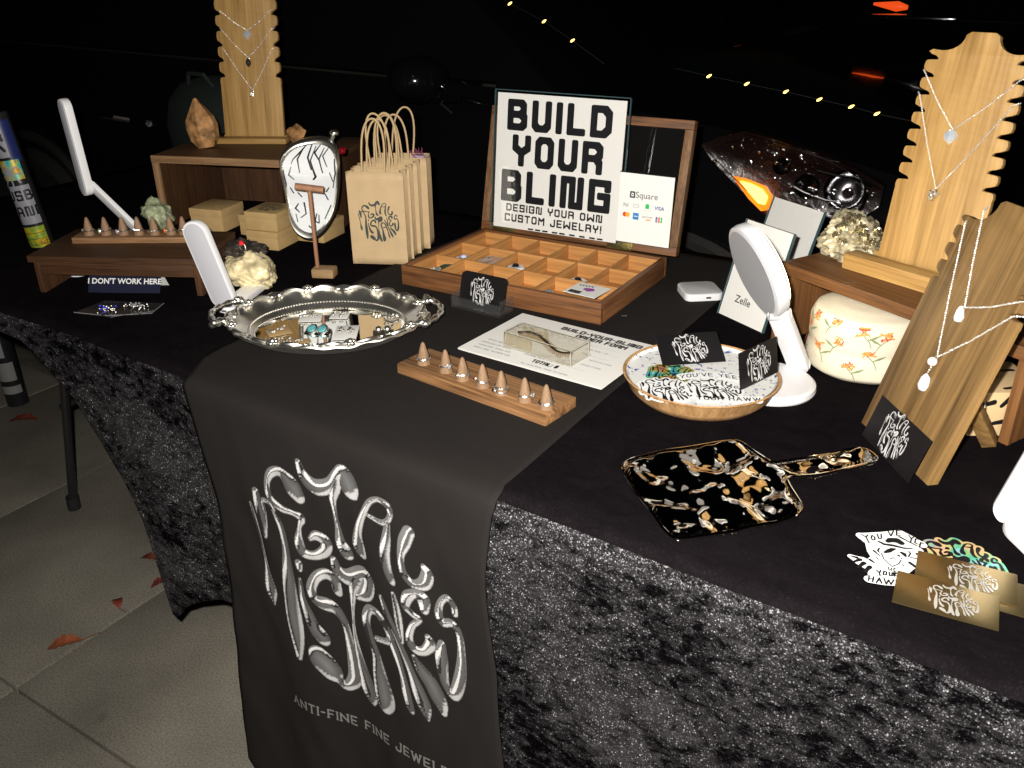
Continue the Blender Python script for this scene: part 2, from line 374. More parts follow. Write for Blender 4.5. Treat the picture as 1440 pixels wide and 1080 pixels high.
def spline(s, k=4):                                   # Catmull-Rom through the stroke's points, radius included
    if len(s) < 3: return s
    P = [s[0]] + s + [s[-1]]; out = []
    for i in range(1, len(P) - 2):
        for j in range(k):
            t = j / k; a, b, c, d = (np.array(P[i + q]) for q in (-1, 0, 1, 2))
            out.append(tuple(.5 * (2 * b + (c - a) * t + (2 * a - 5 * b + 4 * c - d) * t * t + (3 * b - a - 3 * c + d) * t ** 3)))
    return out + [s[-1]]
LOGO = [spline(s) for s in LOGO]; LOGOF = [[(x, y, r * min(1.45, (r / .050) ** .5)) for x, y, r in s] for s in LOGO]; LOGO = [[(x, y, r * .80 * min(1.4, (r / .050) ** .4)) for x, y, r in s] for s in LOGO]
GL = {  # stroke letters, unit height: (advance width, strokes)
 'A': (.62, [[(0, 0), (0, .8), (.14, 1), (.48, 1), (.62, .8), (.62, 0)], [(0, .4), (.62, .4)]]),
 'B': (.6, [[(0, 0), (0, 1), (.46, 1), (.56, .88), (.56, .64), (.44, .52), (0, .52)], [(.44, .52), (.6, .4), (.6, .12), (.48, 0), (0, 0)]]),
 'C': (.58, [[(.58, .82), (.58, 1), (0, 1), (0, 0), (.58, 0), (.58, .18)]]),
 'D': (.6, [[(0, 0), (0, 1), (.42, 1), (.6, .8), (.6, .2), (.42, 0), (0, 0)]]),
 'E': (.54, [[(.54, 1), (0, 1), (0, 0), (.54, 0)], [(0, .5), (.46, .5)]]),
 'F': (.54, [[(.54, 1), (0, 1), (0, 0)], [(0, .5), (.44, .5)]]),
 'G': (.6, [[(.6, .8), (.6, 1), (0, 1), (0, 0), (.6, 0), (.6, .5), (.34, .5)]]),
 'H': (.6, [[(0, 0), (0, 1)], [(.6, 0), (.6, 1)], [(0, .5), (.6, .5)]]),
 'I': (.0, [[(0, 0), (0, 1)]]),
 'J': (.5, [[(.5, 1), (.5, .1), (.4, 0), (.1, 0), (0, .12), (0, .3)]]),
 'L': (.5, [[(0, 1), (0, 0), (.5, 0)]]),
 'M': (.7, [[(0, 0), (0, 1), (.35, .55), (.7, 1), (.7, 0)]]),
 'N': (.66, [[(0, 0), (0, 1), (.34, 1), (.34, 0), (.66, 0), (.66, 1)]]),
 'O': (.56, [[(.12, 0), (0, .15), (0, .85), (.12, 1), (.44, 1), (.56, .85), (.56, .15), (.44, 0), (.12, 0)]]),
 'R': (.6, [[(0, 0), (0, 1), (.46, 1), (.6, .86), (.6, .62), (.46, .48), (0, .48)], [(.46, .48), (.6, .3), (.6, 0)]]),
 'S': (.56, [[(.56, .84), (.56, 1), (0, 1), (0, .52), (.56, .52), (.56, 0), (0, 0), (0, .16)]]),
 'T': (.6, [[(0, 1), (.6, 1)], [(.3, 1), (.3, 0)]]),
 'U': (.56, [[(0, 1), (0, .15), (.12, 0), (.44, 0), (.56, .15), (.56, 1)]]),
 'V': (.6, [[(0, 1), (.3, 0), (.6, 1)]]),
 'W': (.8, [[(0, 1), (0, 0), (.4, .5), (.8, 0), (.8, 1)]]),
 'Y': (.56, [[(0, 1), (0, .62), (.28, .42), (.56, .62), (.56, 1)], [(.28, .42), (.28, 0)]]),
 "'": (.0, [[(0, 1), (0, .8)]]), '!': (.0, [[(0, 1), (0, .35)], [(0, .0), (0, .02)]]), '-': (.3, [[(0, .5), (.3, .5)]]),
 ':': (0., [[(0, .2), (0, .22)], [(0, .75), (0, .77)]]), ' ': (.2, []),
 '$': (.5, [[(.5, .82), (.5, .9), (0, .9), (0, .52), (.5, .52), (.5, .1), (0, .1), (0, .2)], [(.25, 1.05), (.25, -.05)]]),
 'X': (.6, [[(0, 0), (.6, 1)], [(0, 1), (.6, 0)]]), 'Z': (.56, [[(0, 1), (.56, 1), (0, 0), (.56, 0)]]), 'K': (.6, [[(0, 0), (0, 1)], [(.6, 1), (0, .45), (.6, 0)]]), 'P': (.58, [[(0, 0), (0, 1), (.58, 1), (.58, .48), (0, .48)]])}
ARCH = {'A': (.66, [[(0, 0), (.33, 1), (.66, 0)], [(.12, .36), (.54, .36)]]), 'N': (.66, [[(0, 0), (0, 1), (.66, 0), (.66, 1)]]),
        'W': (.9, [[(0, 1), (.22, 0), (.45, .9), (.68, 0), (.9, 1)]]), 'Y': (.62, [[(0, 1), (.31, .5), (.62, 1)], [(.31, .5), (.31, 0)]])}
def text_strokes(s, x, y, H, r, gap=.3, sx=1., centre=False, alt=False, serif=False, path=None):
    out = []; cx = 0.
    def width():
        w = 0.
        for c in s: w += ((ARCH.get(c) if alt else None) or GL[c])[0] * sx + gap
        return w - gap
    if centre: x = x - width() * H / 2
    for c in s:
        w, st = (ARCH.get(c) if alt else None) or GL[c]
        for q in st:
            pts = [(cx + px * sx, py) for px, py in q]
            out.append([(x + px * H, y + py * H, r) for px, py in pts])
            if serif:
                for (px, py), (ax, ay) in ((pts[0], pts[1]), (pts[-1], pts[-2])):
                    if py in (0, 1) and abs(ay - py) > .1 and (abs(ax - px) < .4): out.append([(x + (px - .1) * H, y + py * H, r * .7), (x + (px + .1) * H, y + py * H, r * .7)])
        cx += w * sx + gap
    if path: out = [[path(*p) for p in q] for q in out]
    return out
def font_mesh(name, s, size, m, offset=0., align='CENTER'):
    c = bpy.data.curves.new(name, 'FONT'); c.body = s; c.size = size; c.offset = offset; c.align_x = align; c.align_y = 'CENTER'; c.resolution_u = 3
    o = bpy.data.objects.new(name, c); me = bpy.data.meshes.new_from_object(o); bpy.data.objects.remove(o); me.name = name
    me.materials.clear(); me.materials.append(m); return me
MESH = {}
def logo_mesh(kind):
    if kind not in MESH:
        if kind == 'fine': MESH[kind] = print_mesh('logo_print', LOGO, .0165, PRINTC, colour='card')
        elif kind == 'ink': MESH[kind] = print_mesh('logo_print', LOGO, .0165, mat('stamp_ink', (.045, .055, .05), .7))
        elif kind == 'inkblack': MESH[kind] = print_mesh('logo_print', LOGO, .0165, INK)
        elif kind == 'emboss': MESH[kind] = print_mesh('logo_print', LOGO, .0165, mat('pale_foil', (.86, .84, .78), .25, .6))
    return MESH[kind]

# ================================================================ setting
def ground_mat(name, col, v, sc, stain):
    m, t, b = new_mat(name); L = t.links.new; N = t.nodes.new
    tc = N('ShaderNodeTexCoord'); n = N('ShaderNodeTexNoise'); n.inputs['Scale'].default_value = sc; n.inputs['Detail'].default_value = 8; L(tc.outputs['Object'], n.inputs['Vector'])
    r = N('ShaderNodeValToRGB'); r.color_ramp.elements[0].position = .3; r.color_ramp.elements[1].position = .72
    r.color_ramp.elements[0].color = tuple(c * (1 - v) for c in col) + (1,); r.color_ramp.elements[1].color = tuple(c * (1 + v) for c in col) + (1,)
    L(n.outputs[0], r.inputs[0])
    g = N('ShaderNodeTexNoise'); g.inputs['Scale'].default_value = 260; g.inputs['Detail'].default_value = 4; L(tc.outputs['Object'], g.inputs['Vector'])
    gr = N('ShaderNodeMixRGB'); gr.blend_type = 'MULTIPLY'; gr.inputs[0].default_value = .7; L(r.outputs[0], gr.inputs[1])
    g2 = N('ShaderNodeValToRGB'); g2.color_ramp.elements[0].position = .35; g2.color_ramp.elements[0].color = (.45, .44, .42, 1); g2.color_ramp.elements[1].position = .6; L(g.outputs[0], g2.inputs[0]); L(g2.outputs[0], gr.inputs[2])
    # gum spots and old stains
    vo = N('ShaderNodeTexVoronoi'); vo.inputs['Scale'].default_value = stain; L(tc.outputs['Object'], vo.inputs['Vector'])
    wn = N('ShaderNodeTexNoise'); wn.inputs['Scale'].default_value = 30; L(tc.outputs['Object'], wn.inputs['Vector'])
    ma = N('ShaderNodeMath'); ma.operation = 'MULTIPLY_ADD'; ma.inputs[1].default_value = .07; L(wn.outputs[0], ma.inputs[0]); L(vo.outputs['Distance'], ma.inputs[2])
    vr = N('ShaderNodeValToRGB'); vr.color_ramp.elements[0].position = .075; vr.color_ramp.elements[0].color = (.28, .26, .25, 1); vr.color_ramp.elements[1].position = .13; L(ma.outputs[0], vr.inputs[0])
    m2 = N('ShaderNodeMixRGB'); m2.blend_type = 'MULTIPLY'; m2.inputs[0].default_value = .8; L(gr.outputs[0], m2.inputs[1]); L(vr.outputs[0], m2.inputs[2])
    L(m2.outputs[0], b.inputs['Base Color']); b.inputs['Roughness'].default_value = .85
    bp = N('ShaderNodeBump'); bp.inputs['Strength'].default_value = .5; bp.inputs['Distance'].default_value = .002; L(g.outputs[0], bp.inputs['Height']); L(bp.outputs[0], b.inputs['Normal'])
    return m
CONC = ground_mat('pavement_concrete', (.185, .168, .138), .42, 2.6, 5.0)
ASPH = ground_mat('road_asphalt', (.05, .05, .05), .3, 6, 2)
mb = MB().box(-80, 80, -60, 120, -1.2, -.862); single('road', mb, ASPH, None, None, (0, 0, 0), kind='structure')
mb = MB().box(-9, 9, -4.6, 1.10, -1.0, -.768)
pav = single('pavement', mb, ground_mat('joint_dirt', (.13, .115, .09), .3, 9, 3), None, None, (0, 0, 0), kind='structure')
mb = MB().box(-9, 9, 1.105, 1.26, -1.1, -.742); single('kerb', mb, CONC, None, None, (0, 0, 0), kind='structure', bev=.012)
sl = MB().box(-.2935, .2935, -.4485, .4485, -.03, 0); slm = mesh_from('paving_slab', sl, .006); slm.materials.append(CONC)
for i in range(-8, 8):
    for j in range(-4, 2):
        cx = -1.06 + .295 + i * .59; cy = -.12 - .45 + j * .9 + .9
        if cy + .45 > 1.12: continue
        o = bpy.data.objects.new('paving_slab', slm); COL.objects.link(o); o.parent = pav
        o.location = (cx, cy, GZ * 0 - .74 + random.uniform(-.001, .001)); o.rotation_euler = (random.uniform(-.0012, .0012), random.uniform(-.0012, .0012), 0)

# ---- parked black car at the kerb
PAINT = mat('black_car_paint', (.004, .004, .005), .12, 0, .5, coat=.8)
TYRE = mat('tyre_rubber', (.014, .014, .014), .7, bump=.3, bscale=60)
CARGL = mat('dark_car_glass', (.004, .004, .005), .03, 0, .6)
TRIM = mat('car_chrome', (.5, .5, .5), .18, 1.)
LENS = thin_clear('clear_lamp_lens', (.9, .88, .88), 1.5, .05, bump=55)
AMBER = mat('glowing_amber_reflector', (.9, .3, .02), .3, emit=(1, .17, .008), es=1.5)  # glow stands in for the amber reflector throwing back the flash
BOWL = mat('lamp_reflector', (.22, .22, .23), .14, 1.)
HOUS = mat('lamp_housing', (.012, .006, .005), .25, spec=.6, bump=1., bscale=40)
def car(label, x0, yc, zr, flip=1, tail=False):
    """x0: nose, yc: centre line, zr: road; flip = 1 nose at +x"""
    t = T('parked_car', label, 'car', (x0 - 2.2 * flip, yc, zr))
    def X(d): return x0 - d * flip
    st = [(0, .28, .62, .62), (.06, .22, .78, .78), (.25, .2, .90, .88), (.7, .2, 1.0, .91), (1.25, .2, 1.06, .92), (1.7, .2, 1.09, .93), (3.2, .2, 1.10, .93), (4.1, .22, 1.08, .91), (4.5, .26, 1.0, .86), (4.62, .34, .9, .76)]
    mb = MB(); v = []; f = []; prof = [(0, 0), (.8, 0), (1, .10), (1, .35), (1.0, .62), (.965, .72), (.93, .86), (.86, .97), (.6, 1.0), (0, 1.02)]
    n = 2 * len(prof) - 2
    for d, zb, zt, hw in st:
        ring = [(-a * hw, zb + b * (zt - zb)) for a, b in prof] + [(a * hw, zb + b * (zt - zb)) for a, b in prof[1:-1][::-1]]
        v += [(X(d), yc + y, zr + z) for y, z in ring]
    for k in range(len(st) - 1):
        for i in range(n): f.append((k * n + i, k * n + (i + 1) % n, (k + 1) * n + (i + 1) % n, (k + 1) * n + i))
    f.append(tuple(range(n))); f.append(tuple(range((len(st) - 1) * n, len(st) * n)))
    mb.add(v, f); t.part('body', mb, PAINT, smooth=True, ang=28)
    # cabin
    cs = [(1.35, 1.06, .80), (2.05, 1.58, .66), (3.4, 1.62, .66), (4.35, 1.2, .74)]
    mb = MB(); v = []; f = []
    for d, z, hw in cs:
        v += [(X(d), yc - .84, zr + 1.04), (X(d), yc - hw, zr + z), (X(d), yc + hw, zr + z), (X(d), yc + .84, zr + 1.04)]
    for k in range(3):
        for i in range(4): f.append((k * 4 + i, k * 4 + (i + 1) % 4, (k + 1) * 4 + (i + 1) % 4, (k + 1) * 4 + i))
    f += [(0, 1, 2, 3), (12, 13, 14, 15)]
    mb.add(v, f); t.part('window', mb, CARGL, bev=.02, smooth=True)
    mb = MB(); v = [(X(d), yc + s * (hw + .008), zr + z + .012) for d, z, hw in cs[1:3] for s in (-1, 1)]
    mb.add(v + [(a, b, c - .05) for a, b, c in v], [(0, 1, 3, 2), (4, 6, 7, 5), (0, 4, 5, 1), (2, 3, 7, 6), (0, 2, 6, 4), (1, 5, 7, 3)]); t.part('roof', mb, PAINT, bev=.02)
    for d in (.95, 3.75):
        for s in (-1, 1):
            wy = yc + s * .86; c = Vector((X(d), wy, zr + .345))
            M = XY(*c) @ Matrix.Rotation(R(90) * (1 if s < 0 else -1), 4, 'X')
            mb = MB().lathe([(.20, -.10), (.31, -.105), (.343, -.08), (.345, .07), (.31, .10), (.205, .085), (.20, -.05)], 40, M, cap=False)
            w = t.part('wheel', mb, TYRE, smooth=True)
            mb = MB().lathe([(.205, .05), (.195, .03), (.10, .02), (.04, .05), (.0, .055)], 32, M, cap=False)
            for q in range(5): mb.box(.03, .195, -.022, .022, .03, .06, M @ RZ(q * R(72)))
            t.part('rim', mb, mat('grey_alloy', (.12, .12, .13), .35, .8), parent=w, smooth=True)
            mb = MB(); ar = [(X(d) + .40 * math.cos(R(a)), wy + s * .072, zr + .345 + .40 * math.sin(R(a))) for a in range(-10, 191, 8)]
            mb.tube(ar, .022, 6); t.part('wheel_arch', mb, mat('arch_plastic', (.015, .015, .015), .6), smooth=True)
    for s in (-1, 1):
        mb = MB().ball((X(1.62), yc + s * 1.06, zr + 1.10), .1, 3, (.8, .9, .62)).tube([(X(1.6), yc + s * .9, zr + 1.05), (X(1.62), yc + s * 1.0, zr + 1.06)], .03)
        t.part('wing_mirror', mb, PAINT, smooth=True)
        for d in (2.1, 3.05):
            mb = MB().tube([(X(d), yc + s * .935, zr + .86), (X(d + .04), yc + s * .965, zr + .87), (X(d + .18), yc + s * .965, zr + .87), (X(d + .22), yc + s * .935, zr + .86)], .012, 8); t.part('door_handle', mb, TRIM, smooth=True)
        mb = MB().tube([(X(1.5), yc + s * .86, zr + 1.07), (X(4.2), yc + s * .86, zr + 1.10)], .008, 6); t.part('window_trim', mb, TRIM, smooth=True)
    if tail:
        for s in (-1, 1):
            mb = MB().box(X(4.64), X(4.5), yc + s * .5, yc + s * .82, zr + .82, zr + .93); t.part('tail_lamp', mb, mat('lit_red_lamp', (.5, .01, .01), .3, emit=(1, .03, .01), es=9.), bev=.02)
    return t
c1 = car('glossy black car parked behind the table with an amber corner reflector whose flash glint glows', .55, 2.33, -.862)
# its near headlight: outline at the front corner, curved back round it
hl = [(985, 203), (1010, 192), (1046, 184), (1090, 196), (1150, 216), (1200, 236), (1243, 262), (1236, 292), (1190, 318), (1120, 322), (1084, 303), (1050, 275), (1022, 247), (1000, 224)]
def hy(x): return 1.372 + max(0, x + .12) ** 2 * .9
def hp(px, py, off=0.):
    p = ony(px, py, 1.38)
    for _ in range(4): p = ony(px, py, hy(p.x) - off)
    return p
front = [hp(*q, .012) for q in hl]; back = [hp(*q, -.05) for q in hl]; n = len(hl)
cc = sum(front, Vector()) / n + Vector((0, -.012, 0))
mb = MB().add(front + back + [cc], [(i, (i + 1) % n, (i + 1) % n + n, i + n) for i in range(n)] + [(i, (i + 1) % n, 2 * n) for i in range(n)] + [tuple(range(n, 2 * n))])
head = c1.part('headlight', mb, LENS, smooth=True)
bk = [hp(*q, -.045) for q in hl]; cb = sum(bk, Vector()) / n + Vector((0, .03, 0))
c1.part('lamp_housing', MB().add(bk + [cb] + [p + Vector((0, .03, 0)) for p in bk], [(i, (i + 1) % n, n) for i in range(n)] + [(i, (i + 1) % n, n + 1 + (i + 1) % n, n + 1 + i) for i in range(n)]), HOUS, parent=head, smooth=True)
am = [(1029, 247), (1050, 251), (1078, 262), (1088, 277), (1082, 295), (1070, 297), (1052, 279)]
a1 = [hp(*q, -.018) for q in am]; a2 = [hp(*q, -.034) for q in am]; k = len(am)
c1.part('marker_glow', MB().add(a1 + a2, [tuple(range(k)), tuple(range(k, 2 * k))] + [(i, (i + 1) % k, (i + 1) % k + k, i + k) for i in range(k)]), AMBER, bev=.002, parent=head)
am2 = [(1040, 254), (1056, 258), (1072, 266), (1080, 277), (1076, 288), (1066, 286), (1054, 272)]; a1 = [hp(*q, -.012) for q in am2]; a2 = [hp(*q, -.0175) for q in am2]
c1.part('marker_glint', MB().add(a1 + a2, [tuple(range(k)), tuple(range(k, 2 * k))] + [(i, (i + 1) % k, (i + 1) % k + k, i + k) for i in range(k)]), mat('amber_glint_core', (.9, .6, .2), .3, emit=(1, .62, .10), es=4.), bev=.002, parent=head)  # brighter core of the reflector's flash glint, put in as glow
for px, py, rr in ((1188, 268, .042), (1135, 262, .026), (1100, 235, .018)):
    p = hp(px, py, -.03); M = XY(*p) @ Matrix.Rotation(R(70), 4, 'X')
    c1.part('reflector', MB().lathe([(rr * .25, -.03), (rr * .7, -.012), (rr, .01), (rr * 1.08, .012), (rr * 1.1, .004)], 24, M, cap=False), BOWL, smooth=True, parent=head)
for px, py in ((1030, 206), (1005, 227), (1092, 228), (1068, 213), (1113, 262), (1142, 275)):
    p = hp(px, py, -.014); c1.part('glint_stud', MB().ball(p, .0055, 2), TRIM, smooth=True, parent=head)  # small chrome balls added as glints in the lens
for seq, rr in ((((1046, 188), (1100, 203), (1160, 224), (1238, 266)), .0016), (((1108, 258), (1130, 270), (1160, 281), (1182, 284)), .0030), (((1150, 240), (1172, 246), (1200, 250), (1226, 262)), .0034), (((995, 212), (1022, 240), (1050, 268)), .0014), (((1168, 300), (1190, 306), (1212, 292), (1220, 272)), .0036)):
    c1.part('highlight_rib', MB().tube([hp(*q, -.016) for q in seq], rr, 8), BOWL, smooth=True, parent=head)  # tubes added for the pale highlight streaks on the lens
# fender trims the flash picks out
a, b_ = ony(648, 138, 1.37), ony(704, 153, 1.37); c1.part('fender_trim', MB().tube([a, a.lerp(b_, .5) + Vector((0, -.004, 0)), b_], [.006, .005, .002], 8), TRIM, smooth=True)
a, b_ = ony(601, 130, 1.37), ony(636, 159, 1.37); c1.part('fender_trim', MB().tube([a, b_], [.002, .004], 8), mat('satin_trim', (.16, .16, .16), .4, 1.), smooth=True)
c2 = car('second dark car far behind the first with its red tail lamp lit', 3.45, 5.2, -.862, 1, False)
p = ony(1262, 9, 4.25)
d = Vector((.40, .0, -.035))
c2.part('tail_lamp', MB().tube([p - d * .28, p, p + d * .12], [.006, .024, .010], 12), mat('lit_red_lamp', (.5, .01, .01), .3, emit=(1, .10, .012), es=.8), smooth=True)
c2.part('light_blocker', MB().box(p.x - .3, p.x + .3, p.y - .22, p.y + .08, p.z - .05, p.z - .028), PAINT, bev=.006)  # slab added under the lamp to block its reflection in the near bonnet

# ---- strings of glowing beads, made up to stand for amber reflections in the car
AMBGLINT = mat('amber_car_glint', (.9, .6, .2), .4, emit=(1, .62, .12), es=5.)
WIRE = mat('black_wire', (.004, .004, .004), .6)
for lab, pts in (('thin black string of glowing amber beads standing for reflections in the dark car bonnet', [(950, 96), (997, 107), (1050, 118), (1105, 129), (1152, 140), (1197, 150), (1233, 160), (1290, 172)]),
                 ('short string of three glowing amber beads for car reflections high above the white sign', [(668, -25), (717, 5), (765, 30), (805, 57), (850, 90)])):
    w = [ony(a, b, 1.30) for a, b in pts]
    t = T('reflection_beads', lab, 'fairy lights', tuple(w[0]), group='beads standing for car reflections')
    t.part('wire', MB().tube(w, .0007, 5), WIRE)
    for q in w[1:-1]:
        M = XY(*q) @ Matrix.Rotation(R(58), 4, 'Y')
        t.part('glint_bead', MB().lathe([(.0008, -.006), (.0022, -.0035), (.0027, 0), (.0018, .004), (.0004, .007)], 8, M), AMBGLINT, smooth=True)

# ================================================================ table, cloth, banner
TB = mat('folding_table_top', (.03, .03, .032), .5)
TL = mat('grey_steel_tube', (.09, .09, .095), .35, .9)
t = T('folding_table', 'long folding table with grey tube legs hidden under black velvet', 'table', (-.4, .45, -.74))
t.part('tabletop', MB().box(-1.78, .98, .052, .93, -.036, -.0045), TB, bev=.006)
for (fx, fy), (tx, ty) in (((-1.523, .324), (-1.30, .30)), ((-1.60, .72), (-1.34, .72)), ((.80, .16), (.62, .16)), ((.80, .76), (.62, .76))):
    l = t.part('leg', MB().tube([(tx, ty, -.036), (fx, fy, -.725)], .011, 10), TL, smooth=True)
    t.part('rubber_foot', MB().tube([(fx + .002, fy, -.733 + .03), (fx, fy, -.739)], .0165, 10), mat('black_rubber', (.012, .012, .012), .6), parent=l, smooth=True)
t.part('crossbar', MB().tube([(-1.44, .312, -.42), (-1.48, .72, -.42)], .01, 8), TL, smooth=True)

HEM = [(-1.78, -.045), (-1.02, -.042), (-.985, -.045), (-.94, -.07), (-.898, -.105), (-.86, -.14), (-.814, -.185), (-.765, -.245), (-.733, -.315), (-.713, -.41), (-.699, -.495), (-.685, -.498), (-.655, -.46), (-.618, -.434), (-.56, -.405), (-.507, -.39), (-.4, -.45), (-.3, -.60), (-.1, -.70), (.98, -.715)]
def ye(x): return max(-.03, min(.045, -.055 * x))     # the table stands a touch askew to its goods
def hem(x):
    for (a, p), (b, q) in zip(HEM[:-1], HEM[1:]):
        if a <= x <= b: return p + (q - p) * (x - a) / (b - a)
    return HEM[-1][1]
def drape_y(x, t):
    return ye(x) - .012 - t * (.014 + .008 * math.sin(x * 17 + 1.2 + t) + .004 * math.sin(x * 39 + 2))
xs = list(np.linspace(-1.78, -1.0, 24)) + list(np.linspace(-.99, -.5, 70)) + list(np.linspace(-.48, .98, 110))
rows = [(.93 + .004, -.16, 0)] + [(.93 - .93 * i / 22, 0, 0) for i in range(22)]
v = []; f = []
for x in xs:
    col = [(x, .94, -.16), (x, .936, -.006)]
    for i in range(24):
        y = .93 - (.93 - .006 - ye(x)) * i / 23
        col.append((x, y, .0008 * noise.noise(Vector((x * 9, y * 9, 0)))))
    wob = .0025 * noise.noise(Vector((x * 6, 3, 0)))
    for a in (25, 50, 75): col.append((x, ye(x) + .006 - .014 * math.sin(R(a)) + wob, -.012 * (1 - math.cos(R(a)))))
    for i in range(1, 41):
        tt = i / 40; z = -.014 + (hem(x) + .014) * tt; dd = -z / .72
        wr = .004 * noise.noise(Vector((x * 14 + z * 5, z * 7, 1.))) * min(1, dd * 6)
        col.append((x + .05 * dd * (1 if x < -.7 else 0) * 0, drape_y(x, dd) + wr, z))
    n = len(col); v += col
for i in range(len(xs) - 1):
    for j in range(n - 1): f.append((i * n + j, (i + 1) * n + j, (i + 1) * n + j + 1, i * n + j + 1))
k = len(v)                                             # right-hand end flap
for j in range(12):
    for i in range(12): v.append((.985 + .01 * math.sin(j) * i / 11, -.03 + .97 * j / 11, -.005 - .7 * i / 11))
for j in range(11):
    for i in range(11): f.append((k + j * 12 + i, k + j * 12 + 12 + i, k + j * 12 + 13 + i, k + j * 12 + i + 1))
# same cloth twice: darker top and glinting front carry the light's angle in their colour
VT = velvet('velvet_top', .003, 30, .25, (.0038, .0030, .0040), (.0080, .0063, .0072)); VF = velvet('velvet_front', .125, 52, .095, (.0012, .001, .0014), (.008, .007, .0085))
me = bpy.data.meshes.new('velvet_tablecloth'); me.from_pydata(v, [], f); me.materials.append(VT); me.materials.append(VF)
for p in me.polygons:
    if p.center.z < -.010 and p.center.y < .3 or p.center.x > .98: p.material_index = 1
me.shade_smooth(); me.update()
vel = bpy.data.objects.new('velvet_tablecloth', me); COL.objects.link(vel)
sd = vel.modifiers.new('s', 'SOLIDIFY'); sd.thickness = .0022; sd.offset = -1
vel['label'] = 'black crushed velvet cloth covering the table and glittering down its front'; vel['category'] = 'tablecloth'

# banner
BAN = mat('banner_cloth', (.0150, .0128, .0120), .9, bump=.25, bscale=900, spec=.15, var=.12, vscale=5)
def ban_y(x, z):
    d = min(1., -z / .72)
    return drape_y(x, d) - .011 - .004 * math.sin(min(1, d * 5) * math.pi / 2) + (.0025 * noise.noise(Vector((x * 9, z * 5, 4))) + .0038 * noise.noise(Vector((x * 20 + z * 7, z * 7, 2))) + .0009 * noise.noise(Vector((x * 60, z * 22, 6)))) * min(1, d * 8) - .004 * d * (1 + math.sin(x * 31 + .5 + z * 3))
def ban_x(s, z):                                       # s 0..1 from left to right
    d = max(0., min(1., -z / .72))
    x0 = -.545 + .040 * min(1, d * 4) + .010 * math.sin(min(1, d * 1.2) * math.pi) - .018 * d ** 3; x1 = .002 + .075 * d * d - .010 * math.sin(min(1, d * 3) * math.pi)
    return x0 + (x1 - x0) * s
v = []; f = []; NS = 60; rows = []
for i in range(26): rows.append(('t', .925 - .92 * i / 25))
for i in range(4): rows.append(('c', i))
for i in range(1, 70): rows.append(('h', -.012 - .70 * i / 69))
for kind, q in rows:
    for s in range(NS + 1):
        u = s / NS
        if kind == 't':
            xl = -.604 + .027 * min(1, max(0, (.5 - q) / .45)) + .030 * max(0, 1 - q / .05); x = xl + (-.002 - xl) * u
            yy = q + ye(x) * max(0, 1 - q / .3); z = .0028 + .0010 * noise.noise(Vector((x * 7, q * 7, 2))) + .0012 * abs(noise.noise(Vector((x * 16 + q * 5, q * 12, 5)))) * (1 if q < .3 else .3)
            v.append((x, yy, z))
        elif kind == 'c':
            a = R(22 + q * 22); x = ban_x(u, 0); v.append((x, ye(x) + .004 - .026 * math.sin(a), .0028 - .014 * (1 - math.cos(a))))
        else: x = ban_x(u, q); v.append((x, ban_y(x, q), q))
for i in range(len(rows) - 1):
    for j in range(NS):
        a = i * (NS + 1) + j; f.append((a, a + 1, a + NS + 2, a + NS + 1))
t = T('banner', 'dark grey cloth banner with liquid metal lettering hanging over the table front', 'banner', (-.28, -.02, 0))
o = t.part('cloth', MB().add(v, f), BAN, smooth=True, ang=180)
sd = o.modifiers.new('s', 'SOLIDIFY'); sd.thickness = .0014; sd.offset = 0
LC, LH = (-.2308, -.2274), .1878
def warp(x, y):
    X, Z = LC[0] + x * LH, LC[1] + y * LH; return (X - t.o.location.x, ban_y(X, Z) - .0016 - t.o.location.y, Z)
me = print_mesh('logo_print', LOGOF, .0062, PRINTC, colour='chrome', warp=warp)
o = bpy.data.objects.new('logo_print', me); COL.objects.link(o); o.parent = t.o
def arc(px, py): return px, py
ts = text_strokes('ANTI-FINE FINE JEWELRY', -.372, -.4935, .0150, .00145, gap=.36, alt=True, serif=True)
tw = max(p[0] for q in ts for p in q) + .372
ts = [[(-.368 + (p[0] + .372) / tw * .315, p[1] + .004 + (p[0] + .372) / tw * .030, p[2]) for p in q] for q in ts]
def warp2(X, Z): return (X - t.o.location.x, ban_y(X, Z) - .0016 - t.o.location.y, Z)
me = print_mesh('tagline_print', ts, .0006, mat('grey_print', (.17, .165, .16), .6), warp=warp2)
o = bpy.data.objects.new('tagline_print', me); COL.objects.link(o); o.parent = t.o

# ================================================================ helpers for the goods
CAMH = Vector((CW.x, CW.y, 0)).normalized(); CAMR = Vector((-CAMH.y, CAMH.x, 0)) * -1
def slab(mb, A, B, N, w, th, n=8):                    # a flat bar with round ends from A to B, its face towards N
    A, B, N = Vector(A), Vector(B), Vector(N); L = (B - A).length + w
    N = (N - (B - A).normalized() * N.dot((B - A).normalized())).normalized()
    U = (B - A).normalized(); M = Matrix((U, N.cross(U), N)).transposed().to_4x4(); M.translation = (A + B) / 2
    return mb.prism(stadium(L, w, n), -th / 2, th / 2, M), M, L
def rock(mb, c, r, sc, seed, sub=4, amp=.35, fr=1.6, facet=0.):
    bm = bmesh.new(); bmesh.ops.create_icosphere(bm, subdivisions=sub, radius=1)
    off = Vector((seed * 3.1, seed * 1.7, seed)); v = []
    for p in bm.verts:
        d = p.co.normalized(); k = 1 + amp * noise.noise(d * fr + off) + amp * .45 * noise.noise(d * fr * 3 + off) + amp * .22 * noise.noise(d * fr * 8 + off)
        if facet: k = round(k / facet) * facet
        q = d * k * r; v.append(Vector(c) + Vector((q.x * sc[0], q.y * sc[1], q.z * sc[2])))
    f = [tuple(x.index for x in g.verts) for g in bm.faces]; bm.free(); return mb.add(v, f)
